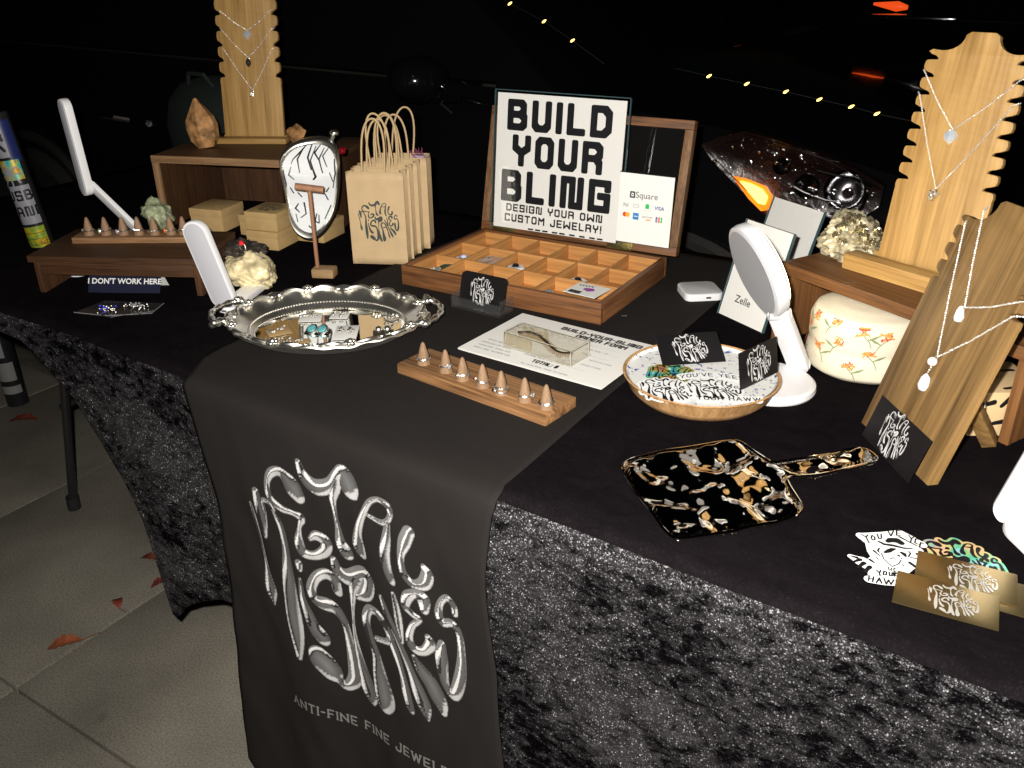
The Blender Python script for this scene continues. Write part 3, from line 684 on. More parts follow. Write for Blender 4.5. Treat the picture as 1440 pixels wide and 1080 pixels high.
def chain(mb, pts, r=.00125, step=.0027):
    pts = [Vector(p) for p in pts]
    for a, b in zip(pts[:-1], pts[1:]):
        n = max(1, int((b - a).length / step))
        for i in range(n):
            c = a.lerp(b, (i + .5) / n); d = (b - a).normalized() * step * .42; s = Vector((random.uniform(-1, 1), random.uniform(-1, 1), random.uniform(-1, 1))) * r * .25
            mb.tube([c - d, c + s, c + d], [r * .55, r, r * .55], 5)
    return mb
def flatprint(t, name, strokes, h, m, M, parent=None, norm=2, colour=None):
    me = print_mesh(name, strokes, h, m, norm, colour); return t.place(name, me, M, parent)
def logo_on(t, M, size, kind='fine', parent=None, name='logo_print'):
    return t.place(name, logo_mesh(kind), M @ Matrix.Scale(size, 4), parent)
def fit_text(s, x0, x1, y0, H, rr, gap=.3, alt=False):
    q = text_strokes(s, 0, 0, 1, rr, gap, alt=alt); w = max(p[0] for a in q for p in a) - min(p[0] for a in q for p in a); k = (x1 - x0 - 2 * rr * H) / w
    return [[(x0 + rr * H + p[0] * k, y0 + rr * H + p[1] * (H - 2 * rr * H), rr * H) for p in a] for a in q]
def logo_card(label, M, w, h, base, cm=None, kind='fine', size=None, cat='business card', group=None, name='business_card', cx=.5, cy=.5, rz=0., corner=.0005, th=.0006):
    t = T(name, label, cat, tuple(base), rz, group)
    t.part('card', MB().prism(rrect(w, h, corner, 3, w / 2, h / 2), -th, 0, M), cm or BLACKC)
    logo_on(t, M @ XY(w * cx, h * cy, .0002), size or h * .42, kind)
    return t

# ---- ring display bars: cones with a ring on each
cone_me = mesh_from('cone', MB().lathe([(.0096, 0), (.0092, .003), (.0058, .020), (.0029, .0300), (.0012, .0325), (0.0002, .0329)], 18, cap=False), smooth=True); cone_me.materials.append(CONEW)
STONE = {'clear': GLASS, 'green': mat('green_stone', (.36, .62, .18), .25), 'opal': mat('pale_opal', (.55, .60, .78), .18), 'orange': mat('orange_stone', (.85, .17, .03), .3),
         'garnet': mat('dark_garnet', (.12, .01, .02), .1), 'silver': SILVER, 'black': mat('black_stone', (.01, .01, .012), .1)}
def ring(c, label, group, stone, dirv, size=.0045, kind='oval', tilt=0., wide=.0015):
    c = Vector(c); t = T('ring', label, 'ring', tuple(c), 0, group)
    R0 = .0082; d = Vector(dirv).normalized()
    M = XY(*c) @ Matrix.Rotation(tilt, 4, Vector((d.y, -d.x, 0)))
    pts = [Vector((R0 * math.cos(a), R0 * math.sin(a), 0)) for a in [2 * math.pi * i / 28 for i in range(28)]]
    t.part('band', MB().tube(pts, wide, 6, closed=True, M=M), SILVER, smooth=True)
    p = d * (R0 + .0012)
    if kind == 'oval':
        Ms = M @ XY(*p) @ d.to_track_quat('Z', 'Y').to_matrix().to_4x4()
        t.part('setting', MB().lathe([(size * .8, -.001), (size * .92, .0012), (size * .8, .0016)], 16, Ms, sx=.72), SILVER, smooth=True)
        t.part('stone', MB().lathe([(size * .8, .001), (size * .66, .0026), (size * .3, .0036), (.0001, .0038)], 14, Ms, sx=.72), STONE[stone], smooth=(stone not in ('clear',)))
    elif kind == 'crown':
        mb = MB()
        for k in range(-3, 4):
            a = math.atan2(d.y, d.x) + k * .32; mb.ball((R0 * 1.06 * math.cos(a), R0 * 1.06 * math.sin(a), .0012), .0016, 1, M=M)
        t.part('beads', mb, SILVER, smooth=True)
    else:
        mb = MB().box(-.004, .004, -.003, .003, -.001, .0025, M @ XY(*p) @ d.to_track_quat('Z', 'Y').to_matrix().to_4x4()); t.part('signet', mb, SILVER, bev=.001)
    return t
toc = Vector((.35, -.93, .15))
bar = T('ring_display_bar', 'reddish wooden ring bar with seven cones in front of the order forms', 'ring display', (-.157, .196, .002), R(-6.5))
mbx = MB().box(-.131, .131, -.034, .034, 0, .0165, bar.M); bar.part('plank', mbx, BARW, bev=.0022)
RG = 'rings on the wooden cones'
spots = [(596, 511), (627, 522), (651, 533), (679, 543), (705, 553), (738, 563), (768, 573)]
look = ['plain silver ring with white disc on the leftmost cone of the middle ring bar', 'plain silver band on the second cone from the left of the middle ring bar', 'bright domed silver ring on the third cone of the middle ring bar',
        'silver ring with dark red stone facing left on the middle bar', 'tall chunky silver ring on the fifth cone of the middle ring bar', 'thin silver ring with pale stone behind on the sixth cone of middle bar', 'square silver signet ring on the rightmost cone of the middle ring bar']
st = [('crown', 'silver', (-.3, -1, 0)), ('oval', 'clear', (.8, -.4, 0)), ('oval', 'silver', (-.2, -1, 0)), ('oval', 'garnet', (-.9, -.5, 0)), ('crown', 'silver', (-.6, -1, 0)), ('oval', 'clear', (.9, .3, 0)), ('sig', 'silver', (-.5, -1, 0))]
for (px, py), lb, (kd, sn, dv) in zip(spots, look, st):
    c = onz(px, py, .0185); bar.place('cone', cone_me, XY(*c) @ RZ(random.uniform(0, 6)))
    ring(c + Vector((0, 0, .0088)), lb, RG, sn, dv, kind=kd, tilt=random.uniform(-.25, .25), size=.0048 if sn != 'garnet' else .0035, wide=.0021 if kd != 'oval' else .0016)
    if kd == 'crown' and px > 700: ring(c + Vector((0, 0, .0035)), 'second silver ring with black stone stacked low on the fifth cone of the middle bar', RG, 'black', (-.8, -.8, 0), size=.0032, tilt=.2)

# ---- low walnut riser at the far left, with its ring bar
rb = T('wooden_riser', 'low dark walnut riser at the far left carrying a ring bar', 'display riser', (-1.049, .116, .001), R(27), 'dark wooden display risers')
Mr = rb.M
rb.part('top_board', MB().box(-.006, .305, -.004, .165, .058, .070, Mr), WALNUT('x'), bev=.0012)
rb.part('front_rail', MB().box(.012, .288, .004, .014, .034, .0578, Mr), WALNUT('x'), bev=.0008)
for x in (0, .288): rb.part('side_panel', MB().box(x, x + .011, .002, .16, 0, .0576, Mr), WALNUT('z'), bev=.001)
a, b = onz(104, 342, .071), onz(262, 341, .071); ax = (b - a); ya = math.atan2(ax.y, ax.x)
bar2 = T('ring_display_bar', 'light brown ring bar with seven cones on the low walnut riser at far left', 'ring display', (a.x, a.y, .0705), ya)
bar2.part('plank', MB().box(-.002, .225, -.002, .05, 0, .011, bar2.M), wood('bar_wood_b', (.12, .06, .028), (.33, .18, .085), 'x', 1.3), bev=.0015)
lk2 = [('oval', 'clear', (-1, -.6, 0), 'silver ring with clear oval stone on leftmost cone of the far left ring bar'), ('oval', 'green', (-.8, -1, 0), 'silver ring with large pale green oval stone at far left'),
       ('oval', 'opal', (-.6, -1, 0), 'silver ring with tall pointed bluish opal stone at far left'), ('crown', 'silver', (0, -1, 0), 'beaded silver ring on fourth cone of the far left ring bar'),
       ('sig', 'silver', (0, -1, 0), 'flat bright silver ring on fifth cone of the far left ring bar'), ('oval', 'orange', (-.3, -1, 0), 'silver ring with bright orange oval stone at far left'), ('crown', 'silver', (1, .2, 0), 'silver ring on the cone beside the folded white lamp head at left')]
for k, (px, (kd, sn, dv, lb)) in enumerate(zip((126, 150, 174.5, 196, 218, 241, 259), lk2)):
    c = onz(px, 330 - k * .2, .0815); bar2.place('cone', cone_me, XY(*c))
    ring(c + Vector((0, 0, .0085)), lb, RG, sn, dv, size=(.0062 if sn in ('green', 'opal', 'orange') else .004), kind=kd, tilt=random.uniform(-.2, .2))

# ---- tall riser with the left necklace easel
ra = T('wooden_riser', 'taller walnut riser with open front holding the left necklace board', 'display riser', (-1.2, .514, .001), R(20), 'dark wooden display risers')
Mr = ra.M
RISERLIT = lambda a: wood('riserlit_' + a, (.14, .075, .034), (.34, .20, .10), a, 1.2)  # front wood made lighter: the brighter light on that side put into the colour
ra.part('top_board', MB().box(-.004, .385, 0, .26, .146, .158, Mr), wood('riser_top', (.05, .022, .010), (.12, .06, .028), 'x', 1.2), bev=.0012)
ra.part('front_edge', MB().box(-.005, .386, -.010, -.0005, .143, .1585, Mr), RISERLIT('x'), bev=.001)
ra.part('front_post', MB().box(-.005, .008, -.009, .0, 0, .1425, Mr), RISERLIT('z'), bev=.001)
ra.part('front_post', MB().box(.372, .386, -.009, .0, 0, .1425, Mr), RISERLIT('z'), bev=.001)
for x in (-.003, .374): ra.part('side_panel', MB().box(x, x + .011, .001, .255, 0, .1455, Mr), WALNUT('z'), bev=.001)
ra.part('back_panel', MB().box(.009, .16, .246, .255, 0, .1455, Mr), WALNUT('z'))

def board_poly(w, h0, hs, hn, nt=8, bite=.011):
    p = []; pitch = (hs - h0) / nt
    left = [(0, 0), (0, h0)]
    for k in range(nt):
        y = h0 + k * pitch
        left += [(.0004, y + pitch * .05), (-.0006, y + pitch * .30), (.0004, y + pitch * .54), (bite * .14, y + pitch * .61), (bite * .5, y + pitch * .64), (bite, y + pitch * .66), (bite * 1.02, y + pitch * .74), (bite * .80, y + pitch * .86), (bite * .38, y + pitch * .94)]
    left += [(.001, hs + .002), (.006, hs + .005)]
    for a in range(0, 7):
        t = a / 6; left.append((w * .14 + w * .2 * math.sin(t * math.pi / 2), hs + .004 + (hn - hs - .008) * (1 - math.cos(t * math.pi / 2))))
    left += [(w * .36, hn - .002), (w * .385, hn)]
    right = [(w - x, y) for x, y in left][::-1]
    return left + right
def easel(label, o, yaw, lean, w, h0, hs, hn, m, base=True, leg=False, group='wooden necklace boards', nt=8):
    t = T('necklace_board', label, 'jewelry stand', tuple(o), yaw, group)
    M = upright(o, yaw, lean)
    t.flat('board', MB().prism(board_poly(w, h0, hs, hn, nt), -.011, 0), m, M, bev=.0012)
    if base:
        B = t.M
        BO = OAK('x'); t.part('base_block', MB().box(-.014, w + .012, -.030, -.0005, -base, .0, B), BO, bev=.004)
        t.part('base_block', MB().box(-.010, w + .008, .016, .04, -base, .0, B), BO, bev=.004)
    return t, M
def necklace(label, M, L, Rr, d, kind, w, group='necklaces hanging on the boards'):
    """from the left notch at L=(u,v) down to d=(u,v) and up to the right notch"""
    t = T('necklace', label, 'necklace', tuple((M @ Vector((d[0], d[1], .004)))), 0, group)
    P = lambda u, v, n=.0022: M @ Vector((u, v, n))
    mb = MB(); la = [P(L[0] - .006, L[1] + .004, -.006), P(L[0], L[1]), P((L[0] + d[0]) / 2, (L[1] + d[1]) / 2 - .003), P(d[0], d[1])]
    lb = [P(d[0], d[1]), P((Rr[0] + d[0]) / 2, (Rr[1] + d[1]) / 2 - .003), P(Rr[0], Rr[1]), P(Rr[0] + .006, Rr[1] + .004, -.006)]
    chain(mb, la); chain(mb, lb); t.part('chain', mb, mat('silver_chain', (.97, .96, .93), .52, .85), smooth=True)
    c = P(d[0], d[1] - .007, .005)
    t.part('bail', MB().tube([P(d[0] + .0022 * math.cos(a), d[1] - .002 + .003 * math.sin(a), .003) for a in [k * .785 for k in range(8)]], .0006, 5, closed=True), SILVER, smooth=True)
    if kind == 'crystal':
        mb = MB().lathe([(.001, -.012), (.008, -.005), (.0092, 0), (.0055, .006), (.002, .0075)], 7, XY(*c)); t.part('crystal', mb, mat('aurora_crystal', (.80, .88, 1), .08, .55))
    elif kind == 'cluster':
        mb = MB()
        for k in range(7): mb.ball(c + Vector((random.uniform(-.005, .005), -.001, random.uniform(-.006, .005))), .0036, 1)
        t.part('charm', mb, SILVER)
    elif kind == 'drop':
        mb = MB().lathe([(.0002, -.013), (.0045, -.009), (.0062, -.004), (.0045, .002), (.0015, .006)], 12, XY(*c)); t.part('stone', mb, mat('smoky_drop', (.03, .028, .026), .08, coat=.6), smooth=True)
    elif kind == 'pearl':
        t.part('pearl', MB().ball(c + Vector((0, 0, .001)), .0055, 3), mat('pearl', (.78, .70, .68), .2, coat=.5), smooth=True)
        t.part('link', chain(MB(), [c + Vector((0, 0, -.005)), c + Vector((-.002, -.001, -.014))]), SILVER)
        t.part('pearl_drop', MB().lathe([(.0002, -.016), (.006, -.012), (.0075, -.006), (.005, .003), (.001, .008)], 16, XY(*(c + Vector((-.003, -.002, -.022)))), sy=.8), mat('baroque_pearl', (.80, .79, .78), .15, .1, coat=.7), smooth=True)
    elif kind == 'nugget':
        t.part('charm', MB().lathe([(.004, -.010), (.0055, -.006), (.004, .003), (.0015, .008)], 7, XY(*c), sy=.6), mat('white_nugget', (.82, .82, .8), .15, .2))
    return t
eA, MA = easel('pale wooden necklace board on the tall riser, cut off by the top of the picture', (-1.178, .690, .172), R(27.9), R(9), .136, .105, .36, .39, OAK('y'), base=.013)
wA = .136
necklace('top silver necklace with small crystal on the left board', MA, (.012, .262), (.124, .262), (.070, .222), 'crystal', wA)
necklace('middle silver necklace with dark drop on the left board', MA, (.012, .224), (.124, .224), (.068, .166), 'drop', wA)
necklace('lowest silver necklace with bright charm on the left board', MA, (.013, .185), (.123, .185), (.072, .098), 'cluster', wA)
# crystal point standing beside it
CRY = mat('brown_banded_crystal', (.36, .19, .08), .2, var=.8, vscale=46, coat=.4)
p = onz(292, 207, .16); Mx = XY(*p) @ Matrix.Rotation(R(-10), 4, 'Y')
single('crystal_point', MB().lathe([(.020, 0), (.034, .018), (.038, .045), (.034, .062), (.004, .103), (.0003, .105)], 6, Mx, sy=.85), CRY, 'brown faceted crystal point standing left of the left necklace board', 'crystal', tuple(p))
p = onz(412, 200, .16); single('stone', rock(MB(), p + Vector((-.01, .02, .015)), .022, (1, .8, .9), 4, 3), CRY, 'small rounded brown stone behind the right foot of the left board', 'stone', tuple(p), smooth=True)

# ---- dark green bag standing behind the risers
GB = mat('dark_green_canvas', (.006, .012, .0095), .8, bump=.3, bscale=500)
mb = MB().lathe([(.16, 0), (.19, .03), (.20, .10), (.18, .17), (.13, .215), (.06, .235), (.001, .24)], 36, XY(-1.60, 1.05, 0), sy=.55); 
tb = T('green_bag', 'dark green rounded canvas bag behind the wooden risers', 'bag', (-1.60, 1.05, .001)); tb.part('bag_body', mb, GB, smooth=True)
tb.part('handle', MB().tube([(-1.66, 1.0, .21), (-1.64, .99, .25), (-1.58, .99, .25), (-1.55, 1.0, .21)], .006, 6), GB, smooth=True)
vel.modifiers and None
# ---- pale green rock cluster behind the far left ring bar
RK = mat('pale_green_mineral', (.32, .36, .22), .6, var=.6, vscale=70, bump=.8, bscale=90)
p = onz(222, 318, .0); single('mineral_cluster', rock(MB(), onp(222, 303, (-1.17, .47, 0)), .034, (1, .8, .9), 2, 4), RK, 'pale green crusty mineral lump between the riser and the ring bar', 'mineral', (-1.20, .445, 0), smooth=True)

# ---- sticker covered tubes at the left edge
def sticker_tube(label, A, B, r, bands, seed):
    t = T('stickered_tube', label, 'tube', tuple(B), 0, 'tubes covered in stickers')
    d = (B - A).normalized(); t.part('tube', MB().tube([A, B], r, 28), mat('black_tube', (.012, .012, .014), .3), smooth=True)
    side = d.cross(CW).normalized(); face = side.cross(d).normalized()
    if face.dot(CW) > 0: face = -face
    for k, (t0, t1, a0, a1, m) in enumerate(bands):
        v = []; f = []; n = 10
        for i in range(n + 1):
            a = R(a0 + (a1 - a0) * i / n); q = side * math.sin(a) + face * math.cos(a)
            v += [A.lerp(B, t0) + q * (r + .0007 + k * .0001), A.lerp(B, t1) + q * (r + .0007 + k * .0001)]
        for i in range(n): f.append((2 * i, 2 * i + 2, 2 * i + 3, 2 * i + 1))
        t.part('sticker', MB().add(v, f), m, smooth=True)
    def wr(x, y, tt, H):
        a = x / r; q = side * math.sin(a) + face * math.cos(a); return A.lerp(B, tt) + q * (r + .0018) - d * y
    return t, wr
WS = mat('white_sticker', (.22, .22, .25), .4); BS = mat('blue_sticker', (.012, .02, .10), .3); RS = mat('red_sticker', (.45, .03, .03), .4)
def holo(name, sc, stops, dark=.0):
    if name in MC: return MC[name]
    m, t, b = new_mat(name); tc = t.nodes.new('ShaderNodeTexCoord'); n = t.nodes.new('ShaderNodeTexNoise'); n.inputs['Scale'].default_value = sc; t.links.new(tc.outputs['Object'], n.inputs['Vector'])
    r = t.nodes.new('ShaderNodeValToRGB'); e = r.color_ramp.elements; e[0].position = .28; e[0].color = stops[0] + (1,); e[1].position = .72; e[1].color = stops[-1] + (1,)
    for i, s in enumerate(stops[1:-1]): q = e.new(.28 + .44 * (i + 1) / (len(stops) - 1)); q.color = s + (1,)
    t.links.new(n.outputs[0], r.inputs[0]); t.links.new(r.outputs[0], b.inputs['Base Color']); b.inputs['Roughness'].default_value = .28; b.inputs['Metallic'].default_value = .3
    MC[name] = m; return m
HO1 = holo('holographic_foil', 38, [(.15, .12, .5), (.06, .3, .6), (.06, .5, .4), (.5, .45, .08), (.5, .2, .04), (.4, .12, .4)])
HO2 = holo('golden_foil', 60, [(.30, .07, .01), (.55, .42, .02), (.16, .34, .05), (.5, .3, .02)])
B0 = onz(84, 375, -.0) + Vector((-.14, .08, .03)); A1 = onp(-8, 158, B0); B1 = onp(64, 352, B0)
tt, wr = sticker_tube('black tube wrapped in white, blue and rainbow stickers, leaning at the left edge', A1, B1, .023, [(.02, .30, -70, 25, WS), (.05, .34, 28, 75, BS), (.32, .46, -60, 55, HO1), (.50, .78, -75, 60, WS), (.80, .985, -55, 60, HO2), (.30, .36, -80, -50, RS)], 1)
for s, tv, y0 in (('USB', .60, 0), ('BAND', .715, 0)):
    q = text_strokes(s, 0, 0, .017, .0019, gap=.42, centre=True)
    L = (B1 - A1).length; me = print_mesh('sticker_lettering', q, .0009, INK, warp=lambda x, y: wr(x, y, tv, 1) - tt.o.location); o = bpy.data.objects.new('sticker_lettering', me); COL.objects.link(o); o.parent = tt.o
q = [[(-.02, .03, .003), (-.01, .01, .003), (-.015, -.02, .002)], [(-.005, .03, .002), (0, 0, .003), (.012, -.02, .003)], [(-.02, 0, .002), (.015, .01, .002)], [(.01, .03, .002), (.014, .0, .003)]]
me = print_mesh('sticker_lettering', q, .0012, INK, warp=lambda x, y: wr(x - .008, y, .18, 1) - tt.o.location); o = bpy.data.objects.new('sticker_lettering', me); COL.objects.link(o); o.parent = tt.o
q = [[(-.003 + .024 * math.cos(a), -.004 + .024 * math.sin(a), .0016), (.002, .002, .001)] for a in [k * .7 for k in range(9)]] + [[(.0, .003, .007)]]
me = print_mesh('sticker_lettering', q, .0012, WS, warp=lambda x, y: wr(x - .004, y, .41, 1) - tt.o.location); o = bpy.data.objects.new('sticker_lettering', me); COL.objects.link(o); o.parent = tt.o
for k in range(5):
    for j in range(3):
        q = [[(-.022 + k * .0105, -.013 + j * .012, .0006), (-.022 + k * .0105, -.013 + j * .012 + .011, .0006)]]
        if j == 0 and k < 5: q += [[(-.022 + k * .0105, -.012 + jj * .012, .0005), (-.012 + k * .0105, -.012 + jj * .012, .0005)] for jj in range(3)]
        if j == 0:
            me = print_mesh('sticker_grid', q, .0006, INK, warp=lambda x, y: wr(x, y, .89, 1) - tt.o.location); o = bpy.data.objects.new('sticker_grid', me); COL.objects.link(o); o.parent = tt.o
B2 = onz(26, 566, -.738); A2 = onp(-30, 380, B2)
sticker_tube('grimy stickered post standing on the pavement at the left edge below the cloth', A2, B2, .032, [(.30, .62, -80, 30, WS), (.66, .80, -50, 60, mat('grey_sticker', (.20, .2, .2), .5)), (.84, .90, -60, 70, mat('grey_sticker', (.20, .2, .2), .5))], 2)

# ---- folding rechargeable lamps
def lamp(label, hinge, tipb, headA, headB, N, hw=.036, hth=.013, bw=.04, em=DIFFU, neck=None):
    t = T('folding_lamp', label, 'lamp', tuple(hinge), 0, 'white folding LED lamps')
    mb = MB(); _, Mb, L = slab(mb, hinge, tipb, (0, 0, 1), bw, .011); t.part('base', mb, WHITEPL, bev=.003)
    t.part('charging_port', MB().prism(stadium(.008, .0026), -.0004, .0006, frame(Vector(hinge) - (Vector(tipb) - Vector(hinge)).normalized() * bw * .5 + Vector((0, 0, .0)), (Vector(tipb) - Vector(hinge)).cross(Vector((0, 0, 1))), (0, 0, 1))), INK)
    if neck: mb = MB(); slab(mb, neck[0], neck[1], N, neck[2], .009); t.part('neck', mb, WHITEPL, bev=.0022)
    mb = MB(); _, Mh, L = slab(mb, headA, headB, N, hw, hth); h = t.part('head', mb, WHITEPL, bev=.003)
    L += 0; t.part('back_cover', MB().prism(stadium(L - .008, hw - .008), hth / 2 - .0004, hth / 2 + .0006, Mh), GREYPL, parent=h, bev=.0003)
    t.part('diffuser', MB().prism(stadium(L - .01, hw - .01), -hth / 2 - .0008, -hth / 2 + .0004, Mh), em, parent=h)
    return t
h = onz(322, 432, .006); tip = onz(366, 398, .006)
hB, hA = onp(313, 414, h), onp(277, 329, h)
LN = (-CAMH * .93 - CAMR * .30 + Vector((0, 0, .12)))
lamp('white folding lamp opened in a V, its bar head standing in front of the rock', h, tip, hA, hB + (hA - hB) * -.02, LN, hw=.046, hth=.012, bw=.036, em=DIFFD)
t0 = onz(112, 382, .006); h1 = Vector((-.985, .36, .008))
nA = onp(130, 262, h1); nB = onp(192, 322, h1)
hA, hB = onp(92, 152, h1), onp(121, 262, h1)
lamp('white folding lamp at far left with its bar head raised high over the riser', h1, t0, hA, hB, (-CAMH * .72 - CAMR * .72), hw=.034, hth=.015, bw=.04, em=DIFFD, neck=(nA, nB, .022))

# ---- tent card
Mt = upright((-.975, .160, .002), R(29), R(32)); tc = T('tent_card', 'folded black tent card reading I DON\'T WORK HERE under the left riser', 'sign', (-.975, .160, .002), R(29))
w, hh = .130, .040
tc.part('front_panel', MB().prism([(0, 0), (w, 0), (w, hh), (0, hh)], -.0005, 0, Mt), mat('navy_card', (.010, .012, .03), .4))
dn = 2 * hh * math.sin(R(32)); M2 = tc.M
tc.part('back_panel', MB().add([Mt @ Vector((0, hh, -.0006)), Mt @ Vector((w, hh, -.0006)), M2 @ Vector((w, dn, 0)), M2 @ Vector((0, dn, 0))], [(0, 1, 2, 3)]), mat('white_card_inside', (.62, .62, .6), .6))
tc.place('lettering', font_mesh('lettering', "I DON'T WORK HERE", .0138, mat('white_ink', (.72, .72, .72), .5), offset=.0003), Mt @ XY(w / 2, hh * .52, .0003))

# ---- clear acrylic plate with a pair of crystal earrings before the tent card
p = [onz(*q, .002) for q in ((104, 441), (152, 446), (214, 442), (231, 428), (148, 424))]
c0 = sum(p, Vector()) / 5; ea = T('clear_plate', 'clear scratched plastic sleeve with two crystal earrings before the tent card', 'plastic sleeve', tuple(c0))
ea.part('sheet', MB().prism([(q.x, q.y) for q in p], .0025, .0037), thin_clear('thin_clear_sheet', (.8, .8, .82), 1.4, .1, .02))
edge = [q + Vector((0, 0, .0025)) for q in p]; ea.part('edge', MB().tube(edge[:4], .0005, 4), mat('sheet_edge', (.25, .25, .26), .3), smooth=True)
for nm, (px, py), cm, lb in (('earring', (150, 436), STONE['opal'], 'blue crystal cluster earring lying on the clear sleeve at far left'), ('earring', (190, 431), STONE['clear'], 'clear crystal cluster earring lying on the clear sleeve at far left')):
    c = onz(px, py, .006); e = T(nm, lb, 'earring', tuple(c), 0, 'earrings on the clear sleeve')
    mb = MB()
    for k in range(26): mb.ball(c + Vector((random.gauss(0, .011), random.gauss(0, .007), random.uniform(-.001, .004))), random.uniform(.0010, .0021), 1)
    e.part('crystals', mb, SILVER)
    mb = MB()
    for k in range(8): mb.ball(c + Vector((random.gauss(0, .007), random.gauss(0, .005), .004)), .0022, 1)
    e.part('stones', mb, mat('deep_blue_stone', (.05, .06, .5), .1) if px < 170 else GLASS)
    e.part('wire', MB().tube([c, c + Vector((.012, -.020, .001)), c + Vector((.035, -.018, .0)), c + Vector((.045, .004, 0))], .0005, 5), SILVER, smooth=True)

# ---- kraft gift boxes
def gift_box(label, c, yaw, w, d, h, stamp=False, lid=.35):
    t = T('gift_box', label, 'box', tuple(c), yaw, 'small kraft gift boxes'); M = t.M
    t.part('box', MB().box(-w / 2 + .001, w / 2 - .001, -d / 2 + .001, d / 2 - .001, 0, h * .75, M), KRAFTB, bev=.001)
    l = t.part('lid', MB().box(-w / 2, w / 2, -d / 2, d / 2, h * (1 - lid), h, M), KRAFTB, bev=.0015)
    if stamp: logo_on(t, M @ XY(0, 0, h + .0004), min(w, d) * .36, 'ink', parent=l)
    return t
KY = R(12)
c = onz(372, 345, 0); c = Vector((-.905, .545, .001))
gift_box('kraft box at the bottom of the front stack left of the clock', c, KY, .075, .085, .038)
gift_box('stamped kraft box on top of the front stack left of the clock', c + Vector((-.002, .003, .0385)), KY + .03, .074, .083, .037, True)
gift_box('kraft box set behind and to the right of the front stack', c + Vector((.045, .085, 0)), KY - .02, .075, .085, .040)
gift_box('upper kraft box behind the stamped one, close to the clock', c + Vector((.030, .088, .0405)), KY + .04, .075, .085, .036)
gift_box('single kraft box just left of the front stack', c + Vector((-.085, .055, 0)), KY, .07, .08, .045)
gift_box('kraft box farthest left behind the raised white lamp head', c + Vector((-.20, .03, 0)), KY + .05, .08, .085, .050)
mb = MB().box(-.035, .035, -.028, .028, 0, .045, XY(-.885, .40, 0) @ RZ(R(25))); single('wooden_block', mb, WALNUT('x'), 'dark wooden block half hidden behind the white folded lamp', 'block', (-.885, .40, .001), R(25), bev=.002)

# ---- pale rock with a red stone ring on it
RKW = mat('cream_calcite', (.66, .56, .34), .16, var=.5, vscale=26, bump=.15, bscale=60, coat=.5)
RKD = mat('dark_rock_crust', (.035, .028, .022), .6, bump=1., bscale=120, var=.6, vscale=60)
cR = Vector((-.755, .335, 0))
rk = T('pale_rock', 'cream glossy rock with dark crust top behind the white folding lamp', 'rock', (cR.x, cR.y, .001))
rk.part('calcite', rock(MB(), cR + Vector((.004, 0, .036)), .050, (1.12, .74, .80), 6, 5, .42, .95), RKW, smooth=True, ang=180)
rk.part('crust', rock(MB(), cR + Vector((-.006, .008, .068)), .034, (1.15, .8, .42), 9, 4, .4, 2.4), RKD, smooth=True)
t = T('ring', 'ring with small glowing red stone on top of the pale rock', 'ring', tuple(cR + Vector((.008, -.01, .08))), 0, RG)
t.part('stone', MB().ball(cR + Vector((.010, -.014, .086)), .0048, 1), mat('red_stone', (.85, .02, .03), .15, coat=.6)); t.part('band', MB().tube([cR + Vector((.010 + .007 * math.cos(a), -.012, .078 + .007 * math.sin(a))) for a in [k * .45 for k in range(14)]], .001, 5, closed=True), SILVER, smooth=True)

# ---- warped silver clock draped over the riser corner
ck = T('warped_clock', 'wavy silver clock with white dial drooping off the tall riser', 'clock', tuple(onp(438, 336, (-.80, .50, 0))))
bp_ = Vector((-.80, .50, .0))
op = [(396, 232), (395, 221), (401, 209), (412, 200), (430, 196), (450, 194), (466, 199), (476, 210), (480, 228), (480, 250), (477, 275), (472, 300), (463, 318), (452, 330), (440, 336), (427, 333), (415, 324), (407, 308), (403, 285), (400, 260)]
def smoothp(p, n=2):
    for _ in range(n): p = [q for a, b in zip(p, p[1:] + p[:1]) for q in ((a[0] * .75 + b[0] * .25, a[1] * .75 + b[1] * .25), (a[0] * .25 + b[0] * .75, a[1] * .25 + b[1] * .75))]
    return p
op = smoothp(op); cen = (438, 262)
def clk(px, py, off):
    q = onp(px, py, bp_); v = (py - 200) / 130; u = (px - 438) / 40
    bend = .03 * max(0, .32 - v) ** 1.2 * 2.2 - .008 * math.sin(v * 7) - .012 * u * u * .6
    return q + CAMH * (bend - off)
def ringof(k, off): return [clk(cen[0] + (x - cen[0]) * k, cen[1] + (y - cen[1]) * k, off) for x, y in op]
n = len(op); seq = [ringof(.86, .006), ringof(.89, .0095), ringof(.95, .011), ringof(1.0, .006), ringof(1.0, -.004), ringof(.93, -.010)]
v = sum(seq, []); f = [(k * n + i, k * n + (i + 1) % n, (k + 1) * n + (i + 1) % n, (k + 1) * n + i) for k in range(5) for i in range(n)]
rings = [.86, .6, .3]; base = len(v)
for kk in rings: v += ringof(kk, -.010)
for a in range(2): f += [(base + a * n + i, base + a * n + (i + 1) % n, base + (a + 1) * n + (i + 1) % n, base + (a + 1) * n + i) for i in range(n)]
f.append(tuple(range(base + 2 * n, base + 3 * n)))
f += [(5 * n + i, 5 * n + (i + 1) % n, base + (i + 1) % n, base + i) for i in range(n)]
ck.part('case', MB().add(v, f), CHROME, smooth=True, ang=60)
v = []; f = []; ks = [.875, .7, .5, .3, .12]
for kk in ks: v += ringof(kk, .0065 + (.875 - kk) * .004)
for a in range(4): f += [(a * n + i, a * n + (i + 1) % n, (a + 1) * n + (i + 1) % n, (a + 1) * n + i) for i in range(n)]
f.append(tuple(range(4 * n, 5 * n)))
ck.part('dial', MB().add(v, f), mat('white_dial', (.80, .82, .84), .12, coat=.6), smooth=True, ang=60)
